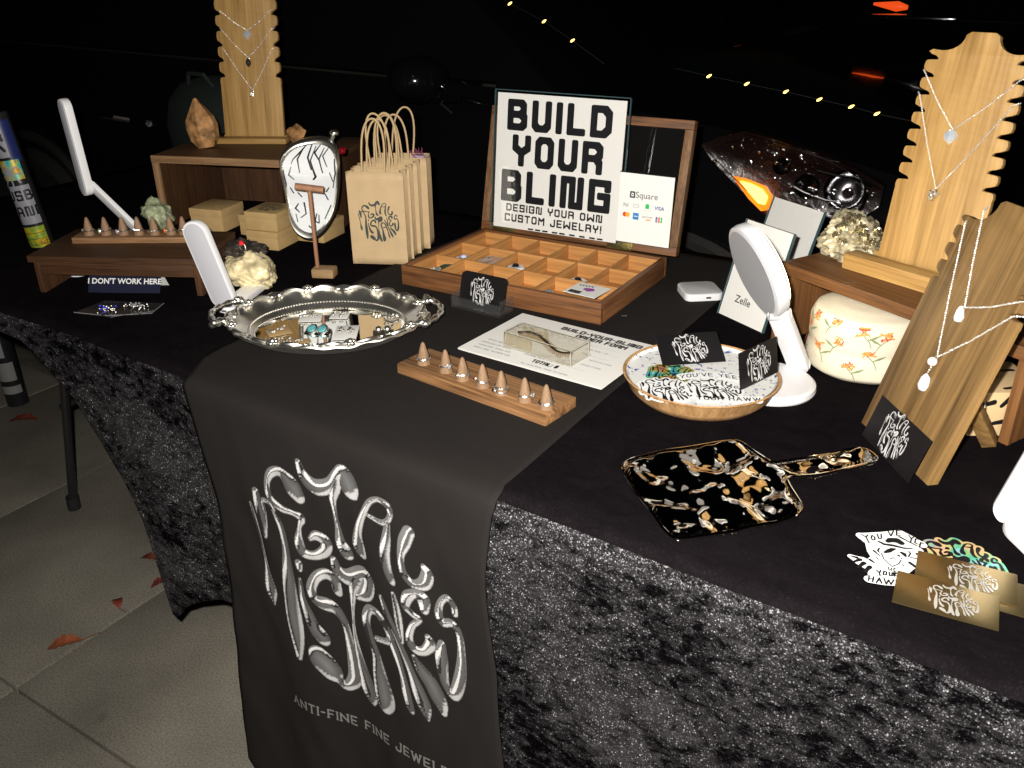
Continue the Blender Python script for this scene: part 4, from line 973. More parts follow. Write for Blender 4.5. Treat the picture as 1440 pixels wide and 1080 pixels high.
ws = [[(427, 208, .8), (420, 222, 1.1), (424, 240, .6)], [(438, 204, .8), (434, 220, 1.3), (440, 236, 1.0)], [(450, 204, .6), (443, 214, 1.2), (452, 226, .7)], [(462, 208, .6), (455, 218, .9), (462, 232, .6)], [(432, 202, .6), (424, 212, 1.2), (414, 222, .8), (412, 228, .5)], [(444, 206, .6), (438, 224, .9), (446, 246, 1.6), (440, 254, .8)], [(456, 208, .6), (450, 222, 1.0), (456, 240, .8)], [(402, 236, .7), (405, 256, .9), (403, 270, .6)], [(472, 222, .8), (474, 240, 1.0), (470, 262, .6)], [(420, 286, .8), (416, 292, 1.2), (422, 298, .6)], [(436, 316, .9), (444, 322, .8)], [(464, 262, .7), (460, 268, 1.0)], [(412, 232, .6), (409, 243, .8), (416, 250, .6)], [(466, 240, .7), (470, 252, .8)],
      [(420, 270, .9), (425, 276, .8)], [(428, 285, 1.2), (431, 300, .9), (424, 305, .7)], [(446, 300, .8), (444, 310, .9), (450, 312, .8), (449, 302, .8)], [(458, 272, .8), (462, 280, .9)], [(466, 288, .8), (458, 306, .7)], [(410, 262, .7), (414, 270, .8)], [(417, 300, .6), (420, 310, .8)]]
me = print_mesh('dial_marks', [[(x, -y, r_) for x, y, r_ in s] for s in ws], .35, INK, warp=lambda x, y: clk(x, -y, .0092 + .0) - ck.o.location); o = bpy.data.objects.new('dial_marks', me); COL.objects.link(o); o.parent = ck.o
q = clk(467, 190, 0); ck.part('winding_knob', MB().ball(q, .009, 2, (1, 1, .7)).tube([q, clk(463, 203, 0)], .004, 8), CHROME, smooth=True)
q = clk(478, 216, -.03); single('red_ornament', MB().ball(q, .0075, 2).ball(q + Vector((.006, 0, .004)), .004, 1), mat('deep_red_glass', (.16, .003, .006), .1, coat=.8), 'dark red glass bead just behind the right edge of the warped clock', 'ornament', tuple(q), smooth=True)

# ---- little wooden T stand
c = onz(451, 392, 0) + Vector((0, .012, .001)); tsd = T('tee_stand', 'small wooden T shaped earring stand in front of the silver clock', 'jewelry stand', tuple(c), R(24))
TW = wood('tee_wood', (.22, .10, .05), (.40, .21, .12), 'z', 2.)
tsd.part('base_block', MB().box(-.021, .021, -.015, .015, 0, .018, tsd.M), wood('tee_base', (.22, .13, .06), (.38, .25, .13), 'x', 2), bev=.004)
a = onp(447, 378, c); b = onp(435, 268, c)
tsd.part('stem', MB().tube([a, b], .0036, 10), TW, smooth=True)
l, r_ = onp(415, 262, c), onp(455, 267, c); tsd.part('crossbar', MB().tube([l, r_], .0062, 12), TW, smooth=True, label='rounded crossbar wrapped in rough bark')

# ---- kraft paper shopping bags
def paper_bag(label, o, yaw, w, h, d, stamp=False, seed=0):
    t = T('paper_bag', label, 'paper bag', tuple(o), yaw, 'kraft paper bags in a row'); M = t.M
    rnd = random.Random(seed); nx, ny = 10, 12
    def wall(P0, P1, crease=0., amp=.0012):
        v = []; f = []
        for j in range(ny + 1):
            for i in range(nx + 1):
                a = i / nx; z = h * j / ny; p = P0.lerp(P1, a); nrm = (P1 - P0).normalized().cross(Vector((0, 0, 1)))
                k = noise.noise(Vector((a * 4 + seed, z * 18, seed))) * amp * math.sin(math.pi * a) - crease * (1 - abs(2 * a - 1)) * (.35 + .65 * j / ny)
                v.append(M @ (p + Vector((0, 0, z)) + nrm * k))
        for j in range(ny):
            for i in range(nx): a = j * (nx + 1) + i; f.append((a, a + 1, a + nx + 2, a + nx + 1))
        return v, f
    A, B, C, D = Vector((0, 0, 0)), Vector((w, 0, 0)), Vector((w, d, 0)), Vector((0, d, 0))
    mb = MB()
    for (p, q, c) in ((A, B, 0), (B, C, .35 * min(d, .03)), (C, D, 0), (D, A, .35 * min(d, .03))):
        vv, ff = wall(p, q, c); mb.add(vv, ff)
    mb.add([M @ A, M @ B, M @ C, M @ D], [(0, 1, 2, 3)])
    body = t.part('bag_body', mb, KRAFT, smooth=True, ang=40); sd = body.modifiers.new('s', 'SOLIDIFY'); sd.thickness = .0006
    for y, k in ((.0035, 0), (d - .0035, 1)):
        c = w / 2 + rnd.uniform(-.004, .004); hw = .021; top = .088 + rnd.uniform(-.008, .010); lx = rnd.uniform(-.012, .012); ly = rnd.uniform(-.008, .014)
        pts = []
        for i in range(19):
            a = math.pi * i / 18; zz = math.sin(a) ** .62; q = i / 18
            pts.append(M @ Vector((c + math.cos(a) * -hw * (1 + .25 * math.sin(a)) + lx * zz, y + ly * zz, h - .02 + (top + .02) * zz)))
        t.part('handle', MB().tube(pts, .0019, 6), mat('twisted_paper', (.52, .37, .20), .7), smooth=True)
    if stamp:
        Mf = M @ frame((w * .52, -.0016, h * .48), (1, 0, 0), (0, 0, 1)); logo_on(t, Mf, .0385, 'ink', parent=body)
    return t
BY = R(25.3); NB = Vector((-math.sin(BY), math.cos(BY), 0)); UB = Vector((math.cos(BY), math.sin(BY), 0)); O = Vector((-.677, .527, .001))
paper_bag('front kraft paper bag with round dark green lettering stamp', O, BY, .108, .178, .032, True, 1)
paper_bag('second kraft paper bag directly behind the stamped one', O + NB * .036 + UB * .004, BY, .108, .180, .030, seed=2)
paper_bag('third kraft paper bag in the row behind the stamped one', O + NB * .070 + UB * .012, BY + .02, .107, .181, .030, seed=3)
paper_bag('fourth kraft paper bag, wide one at the back of the row, nearest the car', O + NB * .105 + UB * .022, BY + .03, .108, .182, .048, seed=4)
q = O + NB * .13 + UB * .112 + Vector((0, 0, .178)); t = T('tinsel_tuft', 'pink tinsel tuft poking out of the rear paper bag', 'tinsel', tuple(q)); mb = MB()
for i in range(26):
    a = Vector((random.gauss(0, .006), random.gauss(0, .006), random.uniform(0, .012))); mb.tube([q + a, q + a * 1.6 + Vector((random.gauss(0, .004), 0, random.uniform(0, .008)))], .0006, 3)
t.part('strands', mb, mat('pink_tinsel', (.40, .10, .20), .3, .4)); mb = MB()
mb.box(-.012, .012, -.008, .008, -.02, .006, XY(*q)); t.part('wrapper', mb, mat('pink_iridescent', (.6, .45, .6), .2, .3), bev=.002)

# ---- wooden organiser box with glass lid
BX = Vector((-.519, .478, .0035)); BYW = R(1.0); bw, bd, bh = .395, .276, .036
bx = T('organiser_box', 'open brown wooden organiser box with eighteen light orange compartments', 'wooden box', tuple(BX), BYW); M = bx.M
bx.part('base_panel', MB().box(.004, bw - .004, .004, bd - .004, .001, .005, M), CELLW('x'))
wt = .009
for nm, a, ax_ in (('front_wall', (0, bw, 0, wt), 'x'), ('back_wall', (0, bw, bd - wt, bd), 'x'), ('side_wall', (0, wt, wt + .0003, bd - wt - .0003), 'y'), ('side_wall', (bw - wt, bw, wt + .0003, bd - wt - .0003), 'y')):
    bx.part(nm, MB().box(*a, 0, bh, M), TRAYW(ax_), bev=.0012)
for k in range(1, 6):
    x = wt + (bw - 2 * wt) * k / 6; bx.part('divider', MB().box(x - .0012, x + .0012, wt + .0004, bd - wt - .0004, .0052, bh - .004, M), CELLW('y'))
for k in range(1, 3):
    y = wt + (bd - 2 * wt) * k / 3
    for j in range(6):
        x0 = wt + (bw - 2 * wt) * j / 6 + .0016; x1 = wt + (bw - 2 * wt) * (j + 1) / 6 - .0016
        bx.part('cross_divider', MB().box(x0, x1, y - .0012, y + .0012, .0052, bh - .005, M), CELLW('x'))
# lining walls inside, lighter than the stained outside
for a in ((wt + .0003, bw - wt - .0003, wt + .0003, wt + .0018), (wt + .0003, bw - wt - .0003, bd - wt - .0018, bd - wt - .0003)): bx.part('lining', MB().box(*a, .0052, bh - .0045, M), CELLW('x'))
for a in ((wt + .0003, wt + .0016, wt + .0022, bd - wt - .0022), (bw - wt - .0016, bw - wt - .0003, wt + .0022, bd - wt - .0022)): bx.part('lining', MB().box(*a, .0052, bh - .0045, M), CELLW('y'))
# lid
LO = Vector((-.538, .764, .033)); ML = upright(LO, R(3.6), R(13)); lw, lh, ld = .414, .242, .021
lid = bx.part('lid_rail', MB().box(0, lw, 0, .016, -ld, 0, ML), TRAYW('x'), bev=.001)
bx.part('lid_rail', MB().box(0, lw, lh - .016, lh, -ld, 0, ML), TRAYW('x'), bev=.001)
for x in (0, lw - .016): bx.part('lid_stile', MB().box(x, x + .016, .0164, lh - .0164, -ld, 0, ML), wood('lid_side', (.09, .045, .020), (.25, .135, .065), 'z', 1.2), bev=.001)
bx.part('lid_glass', MB().box(.014, lw - .014, .014, lh - .014, -.016, -.014, ML), thin_clear('lid_glass', (.8, .8, .8), 1.45))
bx.part('lid_lining', MB().box(.0145, lw - .0145, .0145, lh - .0145, -.0205, -.0185, ML), mat('dark_lid_felt', (.006, .0045, .004), .9))
BRASS = mat('antique_brass', (.22, .17, .06), .4, .9, bump=.3, bscale=300)
for x in (.022, .272):
    Mh = ML @ XY(x + .006, .0, .0008); hg = bx.part('hinge', MB().box(0, .050, .001, .013, 0, .0012, Mh), BRASS, bev=.0004)
    bx.part('hinge_pin', MB().tube([Mh @ Vector((0, .0, .001)), Mh @ Vector((.050, .0, .001))], .0016, 8), BRASS, parent=hg, smooth=True)
# contents
def cell(i, j, dx=0., dy=0., z=.0055): return M @ Vector((wt + (bw - 2 * wt) * (i + .5) / 6 + dx, wt + (bd - 2 * wt) * (j + .5) / 3 + dy, z))
CLAY = mat('white_clay', (.72, .72, .74), .5, var=.1, vscale=60)
def puck(label, c, r=.017, top='silver'):
    t = T('ring_puck', label, 'ring holder', tuple(c), 0, 'white pucks in the organiser box')
    t.part('puck', MB().lathe([(r * .95, 0), (r, .004), (r * .97, .011), (r * .8, .0135), (r * .1, .014)], 28, XY(*c)), CLAY, smooth=True)
    t.part('gem', MB().lathe([(.006, .0135), (.0065, .016), (.004, .019), (.0005, .020)], 8, XY(*c)), STONE[top])
    t.part('setting', MB().tube([Vector(c) + Vector((.0075 * math.cos(a), .0075 * math.sin(a), .0142)) for a in [k * .45 for k in range(14)]], .0012, 5, closed=True), SILVER, smooth=True)
puck('oval white puck in the leftmost middle cell of the organiser box', cell(0, 1, .004, -.004), .019, 'opal'); puck('round white puck in the third cell of the middle row', cell(2, 1, -.01, .0), .0175, 'black')
puck('round white puck with dark stone in the fifth cell of the front row side', cell(4, 1, -.002, -.012), .018, 'black')
for (i, j, dx, dy), m, lb in (((1, 2, .004, -.01), SILVER, 'bunch of small bright charms in the second cell of the back row'), ((2, 2, .006, -.022), SILVER, 'few loose beads in the third cell of the back row'), ((5, 2, -.006, -.03), STONE['black'], 'black stone piece in the rightmost cell of the back row'), ((3, 0, .03, .02), mat('blue_chip', (.10, .17, .25), .2), 'small bluish chip in the fourth cell of the front row')):
    c = cell(i, j, dx, dy); mb = MB()
    for k in range(8 if m is SILVER else 3): mb.ball(c + Vector((random.gauss(0, .006), random.gauss(0, .004), .004 + random.uniform(0, .003))), random.uniform(.0025, .005), 1)
    single('charm', mb, m, lb, 'charms', tuple(c), group='loose charms in the box cells')
c = cell(1, 1, 0, 0, .02); t = T('plastic_baggie', 'crumpled clear plastic baggie in the second cell of the middle row', 'plastic bag', tuple(c)); mb = MB(); v = []; f = []
for j in range(9):
    for i in range(11): v.append(c + Vector((-.026 + .0052 * i, -.03 + .0075 * j, .006 * noise.noise(Vector((i * .5, j * .5, 3))))))
for j in range(8):
    for i in range(10): a = j * 11 + i; f.append((a, a + 1, a + 12, a + 11))
t.part('film', mb.add(v, f), mat('clear_film', (.55, .52, .50), .15, alpha=.45), smooth=True)
c = cell(5, 0, -.012, .004, bh - .004); t = T('printed_card', 'small white card with purple splash lying across the front right cells', 'card', tuple(c), R(-4))
t.part('card', MB().box(-.030, .030, -.027, .027, 0, .0008, t.M), WHITEP); mb = MB()
flatprint(t, 'purple_print', [[(-.002, .002, .006), (.006, .006, .004)], [(.004, -.002, .005), (.010, .002, .003)]], .0012, mat('purple_ink', (.30, .04, .32), .5), t.M @ XY(0, 0, .0011))
t.part('black_print', MB().box(-.024, -.002, -.024, -.012, .0009, .0012, t.M), INK)
flatprint(t, 'script_print', [[(-.024 + .0016 * i, .014 + .004 * math.sin(i * 1.9) + .0002 * i, .0006) for i in range(18)]], .0005, INK, t.M @ XY(0, 0, .0011))
c = cell(0, 0, -.008, .006, .008); single('crystal', MB().lathe([(.010, 0), (.014, .004), (.012, .010), (.002, .013)], 6, XY(*c)), GLASS, 'clear crystal chip in the front left cell of the organiser box', 'crystal', tuple(c))
c = cell(0, 0, .002, .034, .012); single('dark_stone', rock(MB(), c, .014, (1.4, .8, .6), 12, 2), mat('green_black_stone', (.03, .06, .045), .15), 'dark green stone standing at the left side of the organiser box', 'stone', tuple(c))

# letter-size sign standing in the lid
S0 = ony(694, 317, .742); sw, sh = .262, .253; MS = upright(S0, R(3.1), R(6))
sg = T('sign', 'white BUILD YOUR BLING sign in a clear frame leaning in the box lid', 'sign', tuple(S0), 0)
sg.part('paper', MB().box(0, sw, 0, sh, -.0012, 0, MS), WHITEP)
sg.part('clear_sleeve', MB().box(-.004, sw + .006, -.004, sh + .004, .0008, .0022, MS), thin_clear('sleeve_acrylic', (.995, .995, .995), 1.4, .04))
for a in ((-.005, sw + .007, sh + .0045, sh + .0060), (sw + .0065, sw + .008, -.004, sh + .004), (-.0055, -.0042, -.004, sh + .004)): sg.part('sleeve_edge', MB().box(*a, -.002, .0028, MS), mat('acrylic_edge', (.05, .09, .10), .15))
def stext(s, x0, x1, y0, H, rr, gap, m=INK, norm=4, h=.0011):
    q = fit_text(s, x0 * sw, x1 * sw, y0 * sh, H * sh, rr, gap); return flatprint(sg, 'lettering', q, h, m, MS @ XY(0, 0, .0005), norm=norm)
stext('BUILD', .085, .905, .735, .225, .118, .46); stext('YOUR', .135, .855, .475, .232, .112, .46); stext('BLING', .055, .935, .205, .240, .112, .44)
stext('DESIGN YOUR OWN', .105, .885, .132, .058, .10, .40, h=.0008); stext('CUSTOM JEWELRY!', .095, .885, .052, .060, .10, .40, h=.0008)
flatprint(sg, 'cut_off_print', [[(x * sw, .012 * sh, .0016), ((x + .035) * sw, .012 * sh, .0016)] for x in (.30, .36, .42, .50, .56, .64, .72, .80, .86)], .0007, INK, MS @ XY(0, 0, .0005))
# payment card sign
Q0 = ony(866, 338, .738); qw, qh = .102, .124; MQ = upright(Q0, R(2), R(4))
ps = T('payment_sign', 'small white payment methods card at the right side of the box lid', 'sign', tuple(Q0), 0)
ps.part('card', MB().box(0, qw, 0, qh, -.001, 0, MQ), WHITEP); ps.part('card_shadow_line', MB().box(-.001, qw + .0015, qh + .0002, qh + .0016, -.003, .0003, MQ), INK)  # black strip along the top paints the card's shadow line
gi = mat('dark_grey_ink', (.05, .06, .065), .5)
def pr(strokes, m, h=.0004, norm=2, name='print'): flatprint(ps, name, [[(x * qw, y * qh, r * qw) for x, y, r in s] for s in strokes], h, m, MQ @ XY(0, 0, .0004), norm=norm)
def boxs(x, y, w, h, r): return [(x - w, y - h, r), (x + w, y - h, r), (x + w, y + h, r), (x - w, y + h, r), (x - w, y - h, r)]
pr([boxs(.255, .70, .036, .036, .014), [(.255, .70, .012)]], gi)
ps.place('lettering', font_mesh('lettering', 'Square', .0155, gi), MQ @ XY(.52 * qw, .70 * qh, .0004))
lg = mat('light_grey_ink', (.5, .5, .5), .5)
pr([boxs(.14, .545, .05, .022, .005), boxs(.335, .545, .05, .022, .005)], lg)
ps.place('lettering', font_mesh('lettering', 'Pay', .0062, gi), MQ @ XY(.145 * qw, .545 * qh, .0005)); ps.place('lettering', font_mesh('lettering', 'G Pay', .0052, lg), MQ @ XY(.338 * qw, .545 * qh, .0005))
pr([boxs(.545, .555, .012, .016, .022)], mat('green_ink', (.02, .50, .12), .5), norm=4); pr([[(.545, .57, .006), (.545, .54, .006)]], mat('white_dot', (.8, .8, .8), .5))
ps.place('lettering', font_mesh('lettering', 'Cash App', .0040, lg), MQ @ XY(.545 * qw, .50 * qh, .0005))
bi = mat('blue_ink', (.02, .06, .32), .5); ps.place('lettering', font_mesh('lettering', 'VISA', .0092, bi, offset=.00015), MQ @ XY(.77 * qw, .545 * qh, .0004))
pr([[(.135, .405, .042)]], mat('red_ink', (.75, .05, .02), .5)); o = flatprint(ps, 'print', [[(.19 * qw, .405 * qh, .042 * qw)]], .0004, mat('orange_ink', (.9, .42, .04), .5), MQ @ XY(0, 0, .0007))
pr([boxs(.345, .395, .02, .02, .035)], mat('sky_blue_ink', (.04, .22, .55), .5), norm=6); flatprint(ps, 'print', [[(.31 * qw, .395 * qh, .006 * qw), (.38 * qw, .395 * qh, .006 * qw)]], .0003, mat('white_dot', (.8, .8, .8), .5), MQ @ XY(0, 0, .0007))
ps.place('lettering', font_mesh('lettering', 'DISCOVER', .0042, gi), MQ @ XY(.56 * qw, .40 * qh, .0004)); pr([[(.55, .36, .012), (.62, .365, .012)]], mat('pale_orange', (.85, .35, .2), .5))
for k, m in enumerate((bi, MC['red_ink'], MC['green_ink'])): pr([[(.735 + .045 * k, .36, .017), (.735 + .045 * k, .41, .017)]], m, norm=4)
ps.place('lettering', font_mesh('lettering', 'JCB', .0060, MC['white_dot']), MQ @ XY(.78 * qw, .385 * qh, .0006))

# ---- business card holder
HO = Vector((-.372, .441, .0035)); hy_ = R(-1.5)
hd = T('card_holder', 'clear acrylic holder in front of the wooden box', 'card holder', tuple(HO), hy_); M = hd.M
hd.part('tray', MB().box(-.004, .094, -.012, .030, 0, .004, M), ACRYL, bev=.001); hd.part('front_lip', MB().box(-.004, .094, -.012, -.009, .0042, .020, M), ACRYL, bev=.001)
for x in (-.004, .091): hd.part('side_wall', MB().box(x, x + .003, -.0085, .030, .0042, .026, M), ACRYL, bev=.001)
MH = upright(HO + Vector((0, .004, .004)), hy_, R(14.5))
logo_card('front black business card with silver lettering in the acrylic holder', MH @ XY(0, 0, 0), .088, .054, HO + Vector((0, 0, .004)), size=.0235, group='black business cards', corner=.006)
for k in (1, 2, 3):
    o = single('business_card', MB().prism(rrect(.088, .054, .006, 3, .044, .027), -.0006, 0, MH @ XY(.0004 * k, .0006 * k, -.0012 * k)), BLACKC, 'black business card in the holder, number %s behind the front one' % ('', 'directly', 'two', 'three')[k] if False else ['', 'black business card directly behind the front one in the holder', 'black business card between two others at the middle of the holder stack', 'rearmost black business card in the acrylic holder'][k], 'business card', tuple(HO + Vector((0, .004 + .001 * k, .004))), group='black business cards')

# ---- order forms
PL, PB, PR_, PT = [onz(*q, .0045) for q in ((654, 493), (847, 548), (921, 491), (729, 438))]
U = (PB - PL).normalized(); pw = ((PB - PL).length + (PR_ - PT).length) / 2; ph = ((PT - PL).length + (PR_ - PB).length) / 2
yaw = math.atan2(U.y, U.x) ; PC = (PL + PB + PR_ + PT) / 4
of = T('order_form_stack', 'stack of white BUILD-YOUR-BLING order forms beside the wooden box', 'paper stack', (PC.x, PC.y, .0035), yaw)
for k in range(5):
    dz = .0006 * k; Mk = of.M @ RZ(random.uniform(-.012, .012) if k < 4 else 0) @ XY(random.uniform(-.002, .002), random.uniform(-.002, .002), dz)
    v = []; f = []
    for j in range(9):
        for i in range(13):
            x, y = pw * (i / 12 - .5), ph * (j / 8 - .5); v.append(Mk @ Vector((x, y, .0016 * max(0, (abs(x) / pw * 2 - .8)) * (1 if y < 0 else .4) + .0006)))
    for j in range(8):
        for i in range(12): a = j * 13 + i; f.append((a, a + 1, a + 14, a + 13))
    of.part('sheet', MB().add(v, f), WHITEP, smooth=True)
MF = of.M @ XY(0, 0, .0006 * 4 + .0010)
def ft(s, x0, x1, y0, H, rr=.09, gap=.36, norm=2): flatprint(of, 'lettering', fit_text(s, x0 * pw, x1 * pw, y0 * ph, H * ph, rr, gap), max(.0003, H * ph * .05), INK, MF, norm=norm)
ft('BUILD-YOUR-BLING', -.14, .43, .355, .075, .12); ft('ORDER FORM', .0, .36, .265, .075, .12)
ft('TOTAL: $', -.02, .16, -.395, .062, .11)
def fb(s, x, y, size, m=gi): of.place('lettering', font_mesh('lettering', s, size, m), MF @ XY(x * pw, y * ph, .0001))
fb('______________________________', .17, .20, .0056); fb('RING SIZE - US: ______', .27, .10, .0056); fb('STATE: __________', .26, -.0, .0056); fb('NECKLACE SIZE', .33, -.09, .0052); fb('LARGE STONE', .31, -.20, .0052)
fb('STONE ADD ON PRICE: $ ________', .10, -.29, .0066); fb('ALL SALES FINAL. MADE TO ORDER', .10, -.455, .0050)
fb('RING SIZE:', -.36, -.20, .0066); fb('UPGRADE OR SMALL', -.33, -.27, .0060); fb('WIDE SIZE : SMALL SIZE', -.31, -.335, .0056); fb('SMALL SIZE : NUMBER SIZE', -.30, -.40, .0056)
# resin block with a small bundle cast inside
r0 = onz(708, 487, .008); r0 = Vector((r0.x, r0.y, .0085)); rs = T('resin_block', 'clear resin block with a dark curved feather cast inside, lying on the order forms', 'paperweight', tuple(r0), R(-6)); M = rs.M
rs.part('block', MB().box(0, .122, 0, .046, 0, .024, M), thin_clear('clear_resin', (1, .99, .96), 1.62, .05), bev=.0010)
for ea0, ea1 in (((0, 0, 0), (.122, 0, 0)), ((0, 0, .024), (.122, 0, .024)), ((0, 0, 0), (0, 0, .024)), ((.122, 0, 0), (.122, 0, .024)), ((0, .046, .024), (.122, .046, .024)), ((0, 0, .024), (0, .046, .024)), ((.122, 0, .024), (.122, .046, .024)), ((.122, 0, 0), (.122, .046, 0)), ((.122, .046, 0), (.122, .046, .024)), ((0, .046, 0), (.122, .046, 0))):
    rs.part('edge_glint', MB().tube([M @ Vector(ea0), M @ Vector(ea1)], .00055, 5), mat('resin_edge_glint', (.42, .40, .32), .25, coat=.5), smooth=True)  # pale tubes paint the refracted brightness along the block's edges
for y_ in (.0022, .0438): rs.part('cast_sheen', MB().box(.002, .05, y_, y_ + .0003, .003, .021, M), thin_clear('resin_sheen', (.93, .88, .72), 1.9, .2, .12))
sp = [M @ Vector((.010 + .102 * i / 24, .023 + .007 * math.sin(i / 24 * 5.2), .014 + .006 * math.sin(i / 24 * 5.6 + .6))) for i in range(25)]
rs.part('spine', MB().tube(sp, [.0022 - .0014 * abs(i / 24 - .4) for i in range(25)], 6), mat('dark_quill', (.02, .014, .008), .4), smooth=True); mb = MB()
for i in range(1, 24):
    for k in range(2):
        p = sp[i].lerp(sp[i - 1], k / 3)
        for s in (-1, 1): mb.tube([p, p + M.to_3x3() @ Vector((.003, s * (.010 - .0001 * i), -.004 + random.uniform(-.002, .002)))], .0003, 3)
rs.part('barbs', mb, mat('brown_barb', (.30, .17, .07), .5), kind='stuff')
c = onz(877, 446, .0025); single('fallen_charm', MB().tube([c + Vector((-.004, 0, .001)), c + Vector((.004, .004, .002))], .0012, 6), SILVER, 'tiny silver bar lying on the dark banner right of the box', 'charm', tuple(c), smooth=True)

# ---- ornate silver tray
TC = Vector((-.487, .250, .002)); TY = R(31); tr = T('silver_tray', 'ornate oval silver tray with scrolled rim and two handles', 'tray', tuple(TC), TY); M = tr.M
ea_, eb_ = .156, .130
def rad(th, s): return Vector((math.cos(th) * ea_ * s, math.sin(th) * eb_ * s, 0))
prof = [(.02, .004), (.40, .004), (.735, .0042), (.755, .0055), (.775, .0095), (.795, .0100), (.81, .0088), (.85, .0125), (.90, .018), (.94, .0215), (.965, .0245), (.985, .0265), (1.0, .0258), (1.005, .0235), (.985, .0215), (.93, .0165), (.84, .0070), (.79, .003), (.70, .0006), (.02, .0005)]
n = 192; v = []; f = []
for s, z in prof:
    for i in range(n):
        th = 2 * math.pi * i / n; w_ = max(0, min(1, (s - .84) / .14)) if s > .84 else 0
        wv = math.cos(th * 8) * .018 + math.cos(th * 16 + .6) * .008 + .020 * max(0, math.cos(th * 2)) ** 8
        zz = (.0022 * math.cos(th * 8 + .5) + .0012 * math.cos(th * 24)) * w_
        q = rad(th, s + wv * w_); v.append(M @ Vector((q.x, q.y, z + zz)))
for k in range(len(prof) - 1):
    for i in range(n): f.append((k * n + i, k * n + (i + 1) % n, (k + 1) * n + (i + 1) % n, (k + 1) * n + i))
f.append(tuple(range(n))); f.append(tuple(range((len(prof) - 1) * n, len(prof) * n)))
tr.part('rim', MB().add(v[n * 2:], [tuple(q - 2 * n for q in g) for g in f[:-2] if min(g) >= 2 * n]), CHROME, smooth=True, ang=50)
tr.part('mirror_centre', MB().add(v[:n * 3], [g for g in f if max(g) < 3 * n]), MIRROR, smooth=True, ang=50)
mb = MB()
for i in range(150): q = rad(2 * math.pi * i / 150, .785); mb.ball(M @ Vector((q.x, q.y, .0104)), .0019, 1)
tr.part('rope_bead_border', mb, CHROME, smooth=True, kind='stuff')
for k in range(8):
    th0 = 2 * math.pi * (k + .5) / 8
    for s in (-1, 1):
        pts = [];
        for i in range(15):
            a = i / 14; th = th0 + s * (.04 + .30 * a); rr = .955 + .035 * math.sin(a * math.pi) - .02 * a; q = rad(th, rr); pts.append(M @ Vector((q.x, q.y, .0255 + .0035 * math.sin(a * math.pi))))
        for i in range(7):
            a = i / 6 * 4.2; q = rad(th0 + s * .34 - s * math.sin(a) * .035, .935 + .022 * math.cos(a)); pts.append(M @ Vector((q.x, q.y, .0262)))
        tr.part('scroll', MB().tube(pts, [.0017 + .0019 * math.sin(min(1, i / 14) * math.pi) for i in range(len(pts))], 8), CHROME, smooth=True)
    mb = MB()
    for j in range(7):
        a = j * .9; q = rad(th0, .955) + Vector((math.cos(a), math.sin(a), 0)) * (.006 if j else 0); mb.ball(M @ Vector((q.x, q.y, .0285 + (.0025 if j == 0 else 0))), .0042 if j else .0050, 2, (1, 1, .7))
    tr.part('rosette', mb, CHROME, smooth=True)
for s in (-1, 1):
    pts = []
    for i in range(21):
        a = R(-62 + 124 * i / 20); pts.append(M @ Vector((s * (ea_ * .86 + .046 * math.cos(a) * 1.0), .064 * math.sin(a) / math.sin(R(62)) * .78, .0285 + .004 * math.cos(a))))
    h_ = tr.part('handle', MB().tube(pts, [.0045 + .0012 * math.sin(i * 1.6) for i in range(21)], 10), CHROME, smooth=True); mb = MB()
    for e in (0, -1):
        mb = MB()
        for j in range(6): mb.ball(pts[e] + Vector((random.uniform(-.009, .009), random.uniform(-.009, .009), random.uniform(-.002, .004))), random.uniform(.004, .0065), 2)
        tr.part('grape_cluster', mb, CHROME, smooth=True, parent=h_)
# earrings on little cards in the tray
def ear_card(label, px, py, yaw, w, h, cm, gem, lean=0.):
    c = onz(px, py, .0068); t = T('earring_card', label, 'earrings', tuple(c), yaw, 'earrings on cards in the silver tray')
    Mc = t.M @ Matrix.Rotation(lean, 4, 'X'); t.part('card', MB().box(-w / 2, w / 2, -h / 2, h / 2, 0, .0006, Mc), cm, bev=.0002)
    for s in (-1, 1):
        g = Mc @ Vector((s * w * .21, -h * .05, .0035))
        if gem == 'turq':
            e = t.part('earring', MB().lathe([(.0095, -.002), (.0105, 0), (.0095, .0022)], 20, XY(*g) @ Matrix.Rotation(.5, 4, 'X')), SILVER, smooth=True)
            t.part('stone', MB().lathe([(.0075, .0020), (.0065, .0036), (.001, .0042)], 16, XY(*g) @ Matrix.Rotation(.5, 4, 'X')), mat('turquoise', (.10, .34, .36), .35, var=.4, vscale=150), parent=e, smooth=True)
        elif gem == 'pearl': t.part('earring', MB().ball(g + Vector((0, 0, .004)), .0062, 2), CHROME, smooth=True)
        else:
            mb = MB()
            for k in range(6): mb.ball(g + Vector((random.uniform(-.004, .004), random.uniform(-.010, .006), random.uniform(0, .004))), random.uniform(.0018, .0034), 1)
            t.part('earring', mb, SILVER, smooth=True)
    return t
ear_card('white card with dangling silver earrings at the back left of the tray', 437, 447, TY + .1, .036, .036, WHITEP, 'x'); ear_card('turquoise disc earrings pair left of the tray centre', 447, 466, TY - .1, .040, .020, BLACKC, 'turq')
ear_card('white card with small silver studs at the back centre of the tray', 478, 444, TY, .030, .028, WHITEP, 'x'); ear_card('large white card with printed mark at the tray centre', 487, 468, TY + .06, .036, .058, WHITEP, 'x')
ear_card('dark card with two round silver studs at the right of the tray', 539, 469, TY + .15, .032, .028, mat('dark_brown_card', (.03, .022, .016), .5), 'pearl'); ear_card('small kraft card with silver earrings at the far left of the tray', 392, 467, TY + .5, .036, .030, KRAFTB, 'x')
ear_card('beaded silver earrings near the right end of the tray', 552, 448, TY - .6, .018, .024, SILVER, 'x'); ear_card('kraft card with silver charm at the front left of the tray', 415, 482, TY + .2, .044, .026, KRAFTB, 'x')

